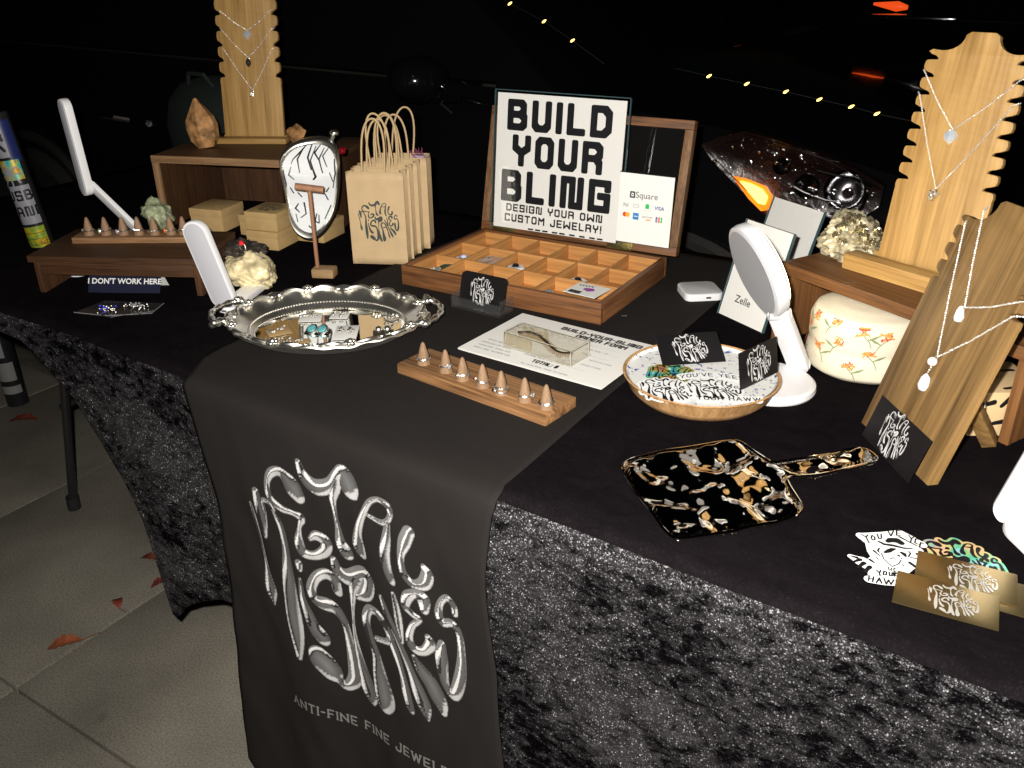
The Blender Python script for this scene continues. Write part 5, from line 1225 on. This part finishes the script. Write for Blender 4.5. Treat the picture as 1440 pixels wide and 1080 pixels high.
# ---- card reader
c = Vector((-.040, .697, .004)); rd = T('card_reader', 'white rounded square card reader lying right of the wooden box', 'card reader', tuple(c), R(38)); M = rd.M
rd.part('body', MB().prism(rrect(.066, .066, .012, 6), 0, .0125, M), WHITEPL, bev=.0018, seg=3); rd.part('top_cover', MB().prism(rrect(.0625, .0625, .0108, 6), .01252, .0131, M), mat('grey_white_plastic', (.56, .56, .57), .4), bev=.0004)
rd.part('port', MB().prism(stadium(.009, .0028), -.0004, .0004, M @ frame((.006, -.0332, .0062), (1, 0, 0), (0, 0, 1))), INK)

# ---- acrylic sign holders at the right
def easel_sign(label, o, yaw, lean, w, h, text=None, tail=''):
    t = T('sign_holder', label, 'sign', tuple(o), 0, 'white signs in acrylic holders'); M = upright(o, yaw, lean)
    t.part('paper', MB().box(.001, w - .001, .001, h - .001, -.0008, 0, M), WHITEP)
    t.part('acrylic_front', MB().box(0, w, 0, h, .0006, .0022, M), thin_clear('sleeve_acrylic', (.995, .995, .995), 1.4, .04))
    t.part('acrylic_back', MB().box(0, w, 0, h, -.0035, -.0015, M), mat('dark_acrylic', (.012, .012, .014), .15)); t.part('foot', MB().box(0, w, .0, .0025, -.060, -.0038, M), ACRYL)
    for x in (-.0014, w + .0002): t.part('acrylic_edge', MB().box(x, x + .0012, 0, h, -.0035, .0022, M), mat('acrylic_edge', (.05, .09, .10), .15))
    if text: t.place('lettering', font_mesh('lettering', text, .017, gi, offset=.0002), M @ XY(w * .43, h * .215, .0004))
    return t, M
easel_sign('white Zelle payment sign standing behind the round lamp', (.017, .635, .002), R(-28.5), R(15.7), .101, .159, 'Zelle')
easel_sign('white sign with blank top behind the Zelle sign and beside the gold rock', (-.009, .859, .002), R(-31.5), R(18), .124, .145)

# ---- round lamp
v_ = -ray(1058, 384).normalized(); r_x = CR - v_ * CR.dot(v_); r_y = CU - v_ * CU.dot(v_); n_ = (v_ * .27 + (r_x * -.90 + r_y * -.43).normalized() * .944).normalized()
Lb = onz(1080, 543, .002); hc = onp(1058, 384, Lb + Vector((-.012, .01, 0))); rl = T('round_lamp', 'white lamp with round tilted head and round base behind the speckled plate', 'lamp', tuple(Lb), 0)
rl.part('base', MB().lathe([(.0615, 0), (.063, .003), (.062, .009), (.058, .012), (.001, .0125)], 56, XY(*Lb)), WHITEPL, smooth=True)
Mh = XY(*hc) @ n_.to_track_quat('Z', 'Y').to_matrix().to_4x4()
hd_ = rl.part('head', MB().lathe([(.060, -.020), (.0645, -.017), (.066, -.006), (.0645, -.001), (.061, .0), (.001, .0)], 56, Mh), WHITEPL, smooth=True)
rl.part('back_cover', MB().lathe([(.0595, .0001), (.0585, .0011), (.001, .0013)], 56, Mh), mat('grey_cover', (.42, .42, .44), .4), parent=hd_, smooth=True)
rl.part('diffuser', MB().lathe([(.057, -.0222), (.058, -.0203), (.001, -.0203)], 48, Mh), DIFFU, parent=hd_, smooth=True)
a = onp(1096, 442, Lb); b = onp(1123, 512, Lb + Vector((0, .045, 0))); 
mb = MB(); slab(mb, a, b, (-CAMH * .8 - CAMR * .6), .030, .012); rl.part('neck', mb, WHITEPL, bev=.002)
rl.part('joint', MB().tube([a - CAMR * .014, a + CAMR * .014], .008, 12), WHITEPL, smooth=True)
rl.part('joint', MB().tube([b - CAMR * .014, b + CAMR * .014], .008, 12), WHITEPL, smooth=True)
# ---- lamp at the right edge
h0 = Vector((.500, .232, .006)); hB, hA = onp(1424, 716, h0), onp(1500, 590, h0)
lamp('white folding lamp cut off by the right edge of the picture above the gold cards', h0 + Vector((.015, -.025, 0)), (.560, .150, .006), hB, hA, (-CAMH * .85 - CAMR * .5 + Vector((0, 0, .2))), hw=.036, hth=.012, bw=.070)

# ---- speckled plate with cards and stickers
PC = Vector((.097, .343, .001)); pl = T('speckled_plate', 'round white plate with blue speckles and a wide wooden rim', 'plate', tuple(PC), 0)
pl.part('wooden_bowl', MB().lathe([(.078, 0), (.088, .003), (.096, .013), (.1015, .027), (.1045, .0305), (.1025, .0315), (.1005, .0300), (.097, .0245), (.001, .0240)], 72, XY(*PC)), wood('bowl_wood', (.30, .155, .06), (.52, .31, .14), 'z', .8), smooth=True)
m, t_, b_ = new_mat('speckled_glaze'); tc_ = t_.nodes.new('ShaderNodeTexCoord'); vn = t_.nodes.new('ShaderNodeTexNoise'); vn.inputs['Scale'].default_value = 130; vn.inputs['Detail'].default_value = 2; t_.links.new(tc_.outputs['Object'], vn.inputs['Vector'])
rr_ = t_.nodes.new('ShaderNodeValToRGB'); rr_.color_ramp.elements[0].position = .33; rr_.color_ramp.elements[0].color = (.04, .07, .32, 1); rr_.color_ramp.elements[1].position = .40; rr_.color_ramp.elements[1].color = (.72, .72, .70, 1); t_.links.new(vn.outputs[0], rr_.inputs[0]); t_.links.new(rr_.outputs[0], b_.inputs['Base Color']); b_.inputs['Roughness'].default_value = .2
pl.part('glazed_face', MB().lathe([(.0995, .0300), (.096, .0262), (.090, .0255), (.001, .0252)], 72, XY(*PC), cap=False), m, smooth=True)
MCd = upright(onz(932, 514, .031), R(40), R(60)); logo_card('black business card lying tilted at the back of the speckled plate', MCd, .090, .052, onz(932, 520, .019), size=.024, group='black business cards')
o_ = onz(1041, 549, .033); x_ = onz(1094, 523, .036); MCd = frame(o_, x_ - o_, onp(1037, 496, o_) - o_ + Vector((0, .008, 0))); logo_card('black business card standing upright against the lamp at the right rim of the plate', MCd, (x_ - o_).length, .050, o_, size=.024, group='black business cards')
def blob_sticker(name, label, M, strokes, grow, ink, ground, h, extra=None, base=None, group='die cut stickers'):
    t = T(name, label, 'sticker', tuple(base), 0, group)
    gs = [[(x, y, r + grow) for x, y, r in s] for s in strokes]
    D, x0, y0 = sdf_field(gs, h * 1.5); V, F = march(D, x0, y0, h * 1.5); mb = MB().add([(x, y, 0) for x, y in V], F, M)
    o = t.part('sticker_ground', mb, ground); sd = o.modifiers.new('s', 'SOLIDIFY'); sd.thickness = .0004; sd.offset = -1
    flatprint(t, 'sticker_print', strokes, h, ink, M @ XY(0, 0, .0003)); return t
SW = mat('white_vinyl', (.82, .83, .83), .35); lg34 = [[(x * .034, y * .034, r * .030) for x, y, r in s] for s in LOGO]
c = onz(936, 548, .0285); blob_sticker('sticker', 'white die cut sticker with black lettering at the left of the speckled plate', XY(*c) @ RZ(R(22)), lg34, .0032, INK, SW, .0006, base=c)
blob_sticker('sticker', 'rainbow foil sticker under the white ones, showing at the back left of the plate', XY(*(onz(946, 528, .0272))) @ RZ(R(10)), lg34, .0032, INK, HO1, .0009, base=onz(946, 528, .0272))
c = onz(1003, 545, .0295); yb = text_strokes("YOU'VE YEE'D", -.040, .024, .0095, .0007, alt=True, gap=.34); yb = [[(x, y + .010 - 6 * x * x, r) for x, y, r in s] for s in yb]
hw_ = [[(x, y, r) for x, y, r in s] for s in text_strokes('YOUR HAWW', -.024, -.036, .0095, .0007, alt=True, gap=.34)]
lg30 = [[(x * .034, y * .029 - .004, r * .030) for x, y, r in s] for s in LOGO]
blob_sticker('sticker', "white sticker with YOU'VE YEE'D YOUR HAW lettering in the middle of the speckled plate", XY(*c) @ RZ(R(27)), yb + hw_ + lg30, .0042, INK, SW, .0006, base=c)
# ---- raccoon sticker: traced flat artwork lying on the cloth
def pxs(strokes, ox=1160, oy=640, k=4.154, z=.003, o=(1250, 785)):
    c = onz(o[0], o[1], z); out = []
    for s in strokes:
        q = []
        for x, y, r in s:
            p = onz(ox + x / k, oy + y / k, z); q.append((p.x - c.x, p.y - c.y, r / k * .00080))
        out.append(q)
    return out, c
rac = [[(215, 465, 4), (240, 480, 4), (250, 468, 4)], [(240, 480, 4), (258, 515, 4)], [(275, 470, 4), (290, 480, 4), (292, 495, 4), (278, 498, 4), (270, 485, 4), (275, 470, 4)], [(305, 462, 4), (315, 490, 4), (330, 488, 4), (328, 462, 4)], [(350, 455, 3)], [(370, 448, 4), (385, 475, 4), (400, 445, 4)], [(440, 445, 4), (418, 442, 4), (418, 470, 4), (440, 470, 4)], [(418, 457, 3), (436, 458, 3)],
       [(490, 470, 4), (505, 490, 4), (520, 478, 4)], [(505, 490, 4), (500, 510, 4)], [(548, 495, 4), (530, 490, 4), (525, 515, 4), (545, 522, 4)], [(575, 520, 4), (560, 512, 4), (552, 540, 4), (570, 545, 4)],
       # hat
       [(312, 505, 6), (345, 522, 9), (400, 530, 10), (460, 545, 7), (510, 548, 4)], [(368, 505, 14), (385, 498, 20), (420, 500, 22), (445, 515, 18)],
       # mask, eyes, nose, mouth
       [(350, 570, 8), (372, 562, 14), (392, 552, 12), (408, 550, 7)], [(448, 572, 9), (462, 580, 12), (470, 592, 7)], [(432, 590, 8)], [(448, 605, 5)], [(330, 575, 3), (345, 610, 3), (392, 652, 3), (430, 638, 3), (445, 615, 3)], [(370, 600, 2.5), (385, 608, 2.5), (400, 600, 2.5), (415, 612, 2.5)],
       [(318, 545, 4), (308, 560, 5), (318, 570, 4)], [(490, 565, 4), (500, 575, 4), (488, 595, 4)],
       # tail stripes
       [(150, 590, 4), (185, 600, 10)], [(165, 625, 6), (205, 612, 12)], [(195, 655, 8), (228, 632, 13)], [(235, 680, 9), (262, 655, 13)], [(262, 612, 8), (285, 628, 6)], [(300, 600, 4), (316, 612, 3)],
       [(540, 580, 10), (575, 590, 7)], [(495, 630, 9), (530, 655, 10)], [(500, 600, 4), (560, 610, 4)], [(450, 640, 3), (462, 650, 3)],
       # lettering below
       [(370, 655, 3), (375, 675, 3)], [(392, 660, 3), (384, 672, 3), (395, 680, 3)], [(415, 662, 3), (402, 664, 3), (404, 682, 3), (416, 682, 3)],
       [(300, 672, 4), (318, 690, 4), (325, 675, 4)], [(318, 690, 4), (322, 706, 4)], [(345, 680, 4), (340, 700, 4), (358, 702, 4), (360, 684, 4), (345, 680, 4)], [(375, 685, 4), (378, 706, 4), (392, 706, 4), (392, 688, 4)], [(405, 710, 4), (402, 688, 4), (420, 690, 4), (404, 700, 4), (425, 712, 4)],
       [(258, 705, 4), (255, 735, 4)], [(285, 712, 4), (278, 742, 4)], [(256, 722, 4), (282, 726, 4)], [(300, 748, 4), (318, 718, 4), (332, 752, 4)], [(306, 736, 3), (326, 738, 3)], [(345, 722, 4), (358, 756, 4), (372, 730, 4), (385, 758, 4), (402, 730, 4)], [(415, 735, 4), (425, 760, 4)]]
st_, c = pxs(rac); gr_ = [[(150, 590, 16), (215, 620, 38), (262, 655, 30), (330, 650, 40)], [(215, 468, 20), (330, 465, 24), (440, 455, 26), (505, 490, 28), (570, 525, 24)], [(330, 540, 50), (400, 560, 90), (480, 590, 60), (550, 600, 45)], [(300, 700, 40), (400, 690, 50), (500, 640, 30), (560, 640, 20)], [(262, 725, 28), (340, 738, 28), (425, 745, 26)], [(255, 510, 18), (262, 560, 14), (300, 600, 26)], [(300, 500, 40), (400, 500, 50), (520, 560, 50)], [(300, 620, 40), (420, 630, 60), (560, 590, 40)], [(210, 470, 26), (250, 500, 26), (300, 470, 30)]]
gs, _ = pxs(gr_, z=.003)
t = T('sticker', 'white die cut cowboy raccoon sticker with hand lettering left of the gold cards', 'sticker', tuple(c), 0, 'die cut stickers')
D, x0, y0 = sdf_field(gs, .0011); V, F = march(D, x0, y0, .0011); t.part('sticker_ground', MB().add([(x, y, 0) for x, y in V], F, XY(*c)), SW)
flatprint(t, 'sticker_print', st_, .00055, INK, XY(c.x, c.y, c.z + .0004))
# rainbow sticker under the gold cards
c = onz(1352, 790, .0025); ch = Vector((CAMR.x, CAMR.y)); ya = math.atan2(ch.y, ch.x) - R(14)
blob_sticker('sticker', 'rainbow foil sticker peeking out from behind the gold cards', XY(*c) @ RZ(ya), [[(x * .036, y * .036, r * .05) for x, y, r in s] for s in LOGO], .003, INK, holo('rainbow_foil', 26, [(.35, .3, .85), (.5, .75, .95), (.1, .6, .35), (.75, .6, .25), (.85, .5, .3), (.4, .42, .45), (.2, .75, .3)]), .0007, base=c)
GOLD = mat('brushed_gold_card', (.56, .42, .19), .30, .95)
def gold(label, px0, px1, px2, z, lg=True):
    A, B, C = onz(*px0, z), onz(*px1, z), onz(*px2, z); Mg = frame(A, B - A, C - A)
    w = .0875; t = T('business_card', label, 'business card', tuple(A), 0, 'gold metal business cards'); t.part('card', MB().prism(rrect(w, .051, .0006, 2, w / 2, .0255), -.0007, 0, Mg), GOLD, bev=.0001)
    if lg: logo_on(t, Mg @ XY(w * .56, .026, .0003), .0215, 'emboss')
gold('gold metal business card at the right of the three, turned aside', (1310, 832), (1425, 864), (1344, 790), .0036, False)
gold('middle gold metal business card partly covered by the front one', (1285, 815), (1420, 850), (1312, 768), .0046)
gold('front gold metal business card lying uppermost near the table edge', (1254, 846), (1403, 887), (1271, 800), .0056)

# ---- right riser, rock, pouch, boards
rr2 = T('wooden_riser', 'reddish brown wooden riser at the right holding the tall necklace board', 'display riser', (.130, .575, .001), R(-27), 'dark wooden display risers'); M = rr2.M
rr2.part('top_board', MB().box(-.002, .380, .002, .175, .113, .126, M), RISER('x'), bev=.0012); rr2.part('front_edge', MB().box(-.003, .381, -.008, .0015, .110, .1265, M), RISER('x'), bev=.001)
for x in (-.003, .369): rr2.part('side_panel', MB().box(x, x + .012, .001, .172, 0, .1125, M), RISER('z'), bev=.001); rr2.part('front_post', MB().box(x, x + .013, -.007, .0005, 0, .1095, M), RISER('z'), bev=.001)
E1 = Vector((.252, .598, .146)); m1 = OAK('x')
M0 = T('necklace_board', 'tall pale necklace board on the right riser with two silver necklaces', 'jewelry stand', tuple(E1), R(-24), 'wooden necklace boards')
MR = upright(E1, R(-14), R(9)); w1 = .128
M0.flat('board', MB().prism(board_poly(w1, .098, .275, .303, 8, .015), -.011, 0), OAK('y'), MR, bev=.0012)
M0.part('base_block', MB().box(-.035, w1 - .014, -.030, -.0005, -.019, .004, M0.M), m1, bev=.003); M0.part('base_block', MB().box(-.02, w1 - .014, .018, .045, -.019, .004, M0.M), m1, bev=.003)
necklace('upper necklace with blue-white crystal on the tall right board', MR, (.004, .250), (w1 - .006, .250), (.058, .183), 'crystal', w1)
necklace('lower necklace with silver flower charm on the tall right board', MR, (.004, .222), (w1 - .006, .220), (.056, .106), 'cluster', w1)
PYR = mat('pyrite_rock', (.42, .37, .25), .42, .25, var=.65, vscale=60, bump=1., bscale=130); p = Vector((.205, .640, .126)); t = T('pyrite_rock', 'lumpy grey gold mineral rock on the right riser beside the tall board', 'rock', tuple(p)); pc = onp(1199, 340, p)
t.part('matrix', rock(MB(), pc, .0400, (1.1, .85, .98), 21, 5, .38, 1.9), PYR, smooth=True); mb = MB(); rn = random.Random(5)
for k in range(150):
    d = Vector((rn.gauss(.3, .6), rn.gauss(-.5, .5), rn.gauss(.55, .5))).normalized(); c = pc + Vector((d.x * .040, d.y * .033, d.z * .040)); s = rn.uniform(.0012, .0036)
    mb.box(-s, s, -s, s, -s, s, XY(*c) @ Euler((rn.uniform(0, 3), rn.uniform(0, 3), rn.uniform(0, 3))).to_matrix().to_4x4())
t.part('pyrite_cubes', mb, mat('pyrite_cube', (.62, .55, .36), .22, .9), kind='stuff')
# floral pouch
m = mat('cream_cotton', (.66, .60, .47), .85, bump=.3, bscale=400)
PO = Vector((.262, .545, .001)); mb = MB(); v = []; f = []; n = 64; pp = [(.02, 0), (.066, .001), (.0755, .008), (.0775, .022), (.0768, .032), (.0745, .042), (.0765, .052), (.0765, .076), (.070, .090), (.045, .097), (.02, .099)]
for j in range(40):
    a = j / 39 * (len(pp) - 1); i0 = min(int(a), len(pp) - 2); r_ = pp[i0][0] + (pp[i0 + 1][0] - pp[i0][0]) * (a - i0); z_ = pp[i0][1] + (pp[i0 + 1][1] - pp[i0][1]) * (a - i0)
    for i in range(n):
        th = 2 * math.pi * i / n; k = 1 + .012 * noise.noise(Vector((math.cos(th) * 2, math.sin(th) * 2, z_ * 60))) + .008 * noise.noise(Vector((math.cos(th) * 6, math.sin(th) * 6, z_ * 140)))
        v.append(PO + Vector((r_ * k * math.cos(th), r_ * k * math.sin(th), z_)))
for j in range(39):
    for i in range(n): f.append((j * n + i, j * n + (i + 1) % n, (j + 1) * n + (i + 1) % n, (j + 1) * n + i))
f.append(tuple(range(39 * n, 40 * n))); f.append(tuple(range(n)))
fp = T('floral_pouch', 'round cream fabric pouch with red and orange flowers under the right riser', 'pouch', tuple(PO)); fp.part('fabric', mb.add(v, f), m, smooth=True, ang=80)
RIM = [Vector(v[j * n]) - PO for j in range(40)]
def prad(z):
    z = max(.002, min(.0985, z)); return max(.01, np.interp(z, [q.z for q in RIM], [math.hypot(q.x, q.y) for q in RIM]))
def pwarp(a0, z0):
    def w(x, y):
        z = z0 + y; zz = z if z < .088 else .088 + (z - .088) * .25; r_ = prad(zz) * 1.012 + .0012 - (max(0, z - .088)) * 1.1; a = a0 + x / .075; return (r_ * math.cos(a), r_ * math.sin(a), zz)
    return w
FI = [mat('flower_red', (.50, .07, .05), .8), mat('flower_orange', (.70, .28, .06), .8), mat('flower_leaf', (.20, .25, .12), .8)]
rn = random.Random(12)
for a0, z0 in ((-128, .045), (-104, .060), (-92, .030), (-74, .050), (-150, .070), (-140, .085), (-60, .075), (-112, .086), (-165, .035), (-82, .080)):
    pe = [[(rn.uniform(-.007, .007), rn.uniform(-.005, .005), .0011), (rn.uniform(-.007, .007), rn.uniform(-.005, .005), .0006)] for _ in range(6)]
    pe2 = [[(rn.uniform(-.010, .010), rn.uniform(-.007, .007), .0012), (rn.uniform(-.010, .010), rn.uniform(-.007, .007), .0006)] for _ in range(5)]
    sg_ = rn.choice((-1, 1)); le = [[(.0, -.004, .0006), (sg_ * .008, -.012, .0007), (sg_ * .012, -.022, .0004)], [(sg_ * .006, -.010, .0004), (sg_ * .014, -.006, .0018), (sg_ * .021, -.002, .0004)]]
    for q, fm in zip((pe, pe2, le), FI):
        me = print_mesh('printed_flower', q, .0007, fm, warp=(lambda W, k: (lambda x, y: tuple(Vector(W(x, y)) * (1 + .001 * k))))(pwarp(R(a0), z0), FI.index(fm))); o = bpy.data.objects.new('printed_flower', me); COL.objects.link(o); o.parent = fp.o
# spotted box and white cloth under the riser
CB = Vector((.440, .455, .001)); t = T('spotted_box', 'small kraft box with painted black spots behind the large right board', 'box', tuple(CB), R(32)); M = t.M
t.part('box', MB().box(-.045, .04, -.04, .05, 0, .060, M), mat('spotted_kraft', (.56, .40, .22), .7), bev=.0015); SP = []
rn = random.Random(3)
def spot(x, y, a, s=.0075): return [(x - s * math.cos(a), y - s * math.sin(a), .0026), (x + s * math.cos(a), y + s * math.sin(a), .0034)]
fr_ = [spot(-.030, .045, .3), spot(-.008, .048, .9), spot(.016, .044, .4), spot(.032, .028, 1.), spot(-.034, .022, .9), spot(-.010, .020, .2), spot(.012, .018, -.2), spot(-.025, .004, .4), spot(.028, .005, -.4, .006)]
flatprint(t, 'painted_spots', fr_, .0008, INK, M @ frame((0, -.0404, 0), (1, 0, 0), (0, 0, 1))); flatprint(t, 'painted_spots', [spot(-.028, -.02, .3), spot(.0, -.028, .2), spot(.025, -.015, .8), spot(-.01, .0, .5), spot(.02, .022, .1), spot(-.03, .03, 1)], .0008, INK, M @ XY(0, 0, .0604))
flatprint(t, 'painted_spots', [spot(-.02, .045, .3), spot(.02, .04, .8), spot(0, .02, .4), spot(.03, .012, .1), spot(-.022, .010, 1)], .0008, INK, M @ frame((.0404, .005, 0), (0, 1, 0), (0, 0, 1)))
mb = MB(); v = []; f = []
for j in range(14):
    for i in range(14): x, y = i / 13, j / 13; v.append(Vector((.455 + .13 * x, .50 + .10 * y, .012 + .055 * (1 - (2 * x - 1) ** 2) * (1 - (2 * y - 1) ** 2) + .014 * noise.noise(Vector((x * 5, y * 5, 7))))))
for j in range(13):
    for i in range(13): a = j * 14 + i; f.append((a, a + 1, a + 15, a + 14))
o = single('white_cloth', mb.add(v, f), mat('white_cotton', (.72, .72, .74), .85), 'crumpled white cloth behind the black spotted box', 'cloth', (.51, .55, .002), smooth=True, ang=180)
# large board in front
E2 = Vector((.304, .366, .002)); yw, ln = R(-50), R(16); w2 = .150
mA = ACACIA('y'); b2 = T('necklace_board', 'large brown necklace board standing nearest at the right with white pendants', 'jewelry stand', tuple(E2), yw, 'wooden necklace boards')
MB2 = upright(E2, yw, ln); poly = board_poly(w2, .188, .272, .306, 4, .012); b2.flat('board', MB().prism(poly, -.0125, 0), mA, MB2, bev=.0015)
lt_ = MB2 @ Vector((w2 * .62, .12, -.013)); lf = onz(1390, 628, .002); b2.part('rear_leg', MB().tube([lt_, lf + Vector((0, 0, .006))], .0115, 4), mA, bev=.001)
chain_c = MB(); chain(chain_c, [onp(1388, 545, lf), onp(1384, 580, lf), onp(1381, 596, lf)], .0013); single('hanging_chain', chain_c, SILVER, 'loose end of silver chain hanging behind the large right board', 'chain', tuple(onp(1381, 596, lf)), smooth=True)
def uv(px, py):                                       # picture point onto that board's face
    n3 = MB2.to_3x3() @ Vector((0, 0, 1)); d = ray(px, py); p = CO + d * ((MB2.translation - CO).dot(n3) / d.dot(n3)); q = MB2.inverted() @ p; return (q.x, q.y)
necklace('short necklace with white nugget on the large front board', MB2, uv(1386, 296), (w2 - .002, .222), uv(1359, 433), 'nugget', w2)
necklace('long necklace with pink pearl and baroque pearl drop on the large front board', MB2, uv(1360, 313), (w2 - .003, .205), uv(1320, 503), 'pearl', w2)
CA, CB_, CT = onz(1212, 611, .003), onz(1277, 680, .003), None; Mc = frame(CA, CB_ - CA, Vector((0, 0, 1)) + (MB2.to_3x3() @ Vector((0, 0, -1))) * .30)
wc = (CB_ - CA).length; logo_card('black business card leaning on the foot of the large right board', Mc, wc, .056, CA, size=.0275, group='black business cards', cx=.47, cy=.52)

# ---- hammered dish with handle
hp_ = [(.092, .105), (.12, .074), (.159, .039), (.199, .002), (.21, .007), (.254, .058), (.294, .102), (.297, .122), (.291, .136), (.265, .17), (.266, .178), (.296, .206), (.342, .262), (.341, .277), (.318, .289), (.285, .248), (.243, .202), (.234, .202), (.196, .229), (.185, .227), (.145, .185), (.101, .135)]
hp_ = smoothp(hp_, 2); st0 = [[(x, y, 0) for x, y in hp_]]
P = np.array(hp_); h_ = .0013; X = np.arange(.085, .350, h_); Y = np.arange(-.004, .296, h_); GX, GY = np.meshgrid(X, Y); D = np.full(GX.shape, 9.); ins = np.zeros(GX.shape, bool)
for (ax_, ay_), (bx_, by_) in zip(P, np.roll(P, -1, 0)):
    dx, dy = bx_ - ax_, by_ - ay_; tq = np.clip(((GX - ax_) * dx + (GY - ay_) * dy) / (dx * dx + dy * dy), 0, 1); D = np.minimum(D, np.hypot(GX - ax_ - tq * dx, GY - ay_ - tq * dy))
    with np.errstate(divide='ignore', invalid='ignore'): cr = ((ay_ > GY) != (by_ > GY)) & (GX < (bx_ - ax_) * (GY - ay_) / (by_ - ay_) + ax_)
    ins ^= cr
D = np.where(ins, -D, D); V, F = march(D, X[0], Y[0], h_); v = []
for x, y in V:
    i = min(D.shape[1] - 1, max(0, int((x - X[0]) / h_))); j = min(D.shape[0] - 1, max(0, int((y - Y[0]) / h_))); e = max(0., min(1., -D[j, i] / .006))
    hm = .0100 * noise.noise(Vector((x * 26, y * 26, 3.))) + .0036 * noise.noise(Vector((x * 56 + y * 14, y * 50, 8.)))
    v.append((x, y, .0085 + hm * (.12 + .88 * e) - (1 - e) * .003))
hm_t = T('hammered_dish', 'glossy dark hammered metal dish with a flat handle at the table front', 'dish', (.2, .12, .001))
o = hm_t.part('dish', MB().add(v, F), mat('gunmetal_mirror', (.90, .84, .74), .075, 1.), smooth=True, ang=180); sd = o.modifiers.new('s', 'SOLIDIFY'); sd.thickness = .0032; sd.offset = -1

hm_t.part('rim', MB().tube([(x, y, .0078 + .0028 * noise.noise(Vector((x * 26, y * 26, 3.)))) for x, y in hp_], .0019, 8, closed=True), MC['gunmetal_mirror'], smooth=True)
# ---- autumn leaves on the pavement
LEAF = mat('red_leaf', (.15, .028, .016), .6, var=.5, vscale=40); LEAF2 = mat('orange_leaf', (.25, .07, .03), .6, var=.4, vscale=40)
for px, py, L, a, m, lb in ((66, 915, .070, 55, LEAF2, 'brownish red fallen leaf with long stem, nearest on the pavement'), (165, 843, .040, -30, LEAF, 'dark red fallen leaf between the nearest leaf and the cloth hem'), (212, 828, .046, 70, LEAF, 'red and yellow fallen leaf at the tip of the hanging cloth'), (198, 786, .045, 20, LEAF, 'small red leaf just showing left of the hanging cloth'), (12, 594, .09, 40, LEAF, 'dim red leaf at the left edge beside the stickered post')):
    c = onz(px, py, -.7375); t = T('fallen_leaf', lb, 'leaf', tuple(c), R(a), 'autumn leaves on the pavement'); v = []; f = []; n = 16
    for i in range(n + 1):
        u = i / n; w = L * .26 * math.sin(math.pi * min(1, u * 1.02)) ** .8 * (1 + .22 * math.sin(u * 30)); z = .008 * math.sin(u * 3) + .002
        v += [t.M @ Vector((u * L, -w, z + w * .35)), t.M @ Vector((u * L, 0, z)), t.M @ Vector((u * L, w, z + w * .25))]
    for i in range(n): k = 3 * i; f += [(k, k + 3, k + 4, k + 1), (k + 1, k + 4, k + 5, k + 2)]
    t.part('blade', MB().add(v, f), m, smooth=True); t.part('stem', MB().tube([t.M @ Vector((L * .95, 0, .004)), t.M @ Vector((L * 1.2, .004, .006)), t.M @ Vector((L * 1.45, .012, .003))], .0008, 5), LEAF)

# ---------------------------------------------------------------- stand everything on its real height above the pavement
for o in list(bpy.data.objects):
    if o.parent is None and o.type in ('MESH', 'EMPTY'): o.location.z += GZ
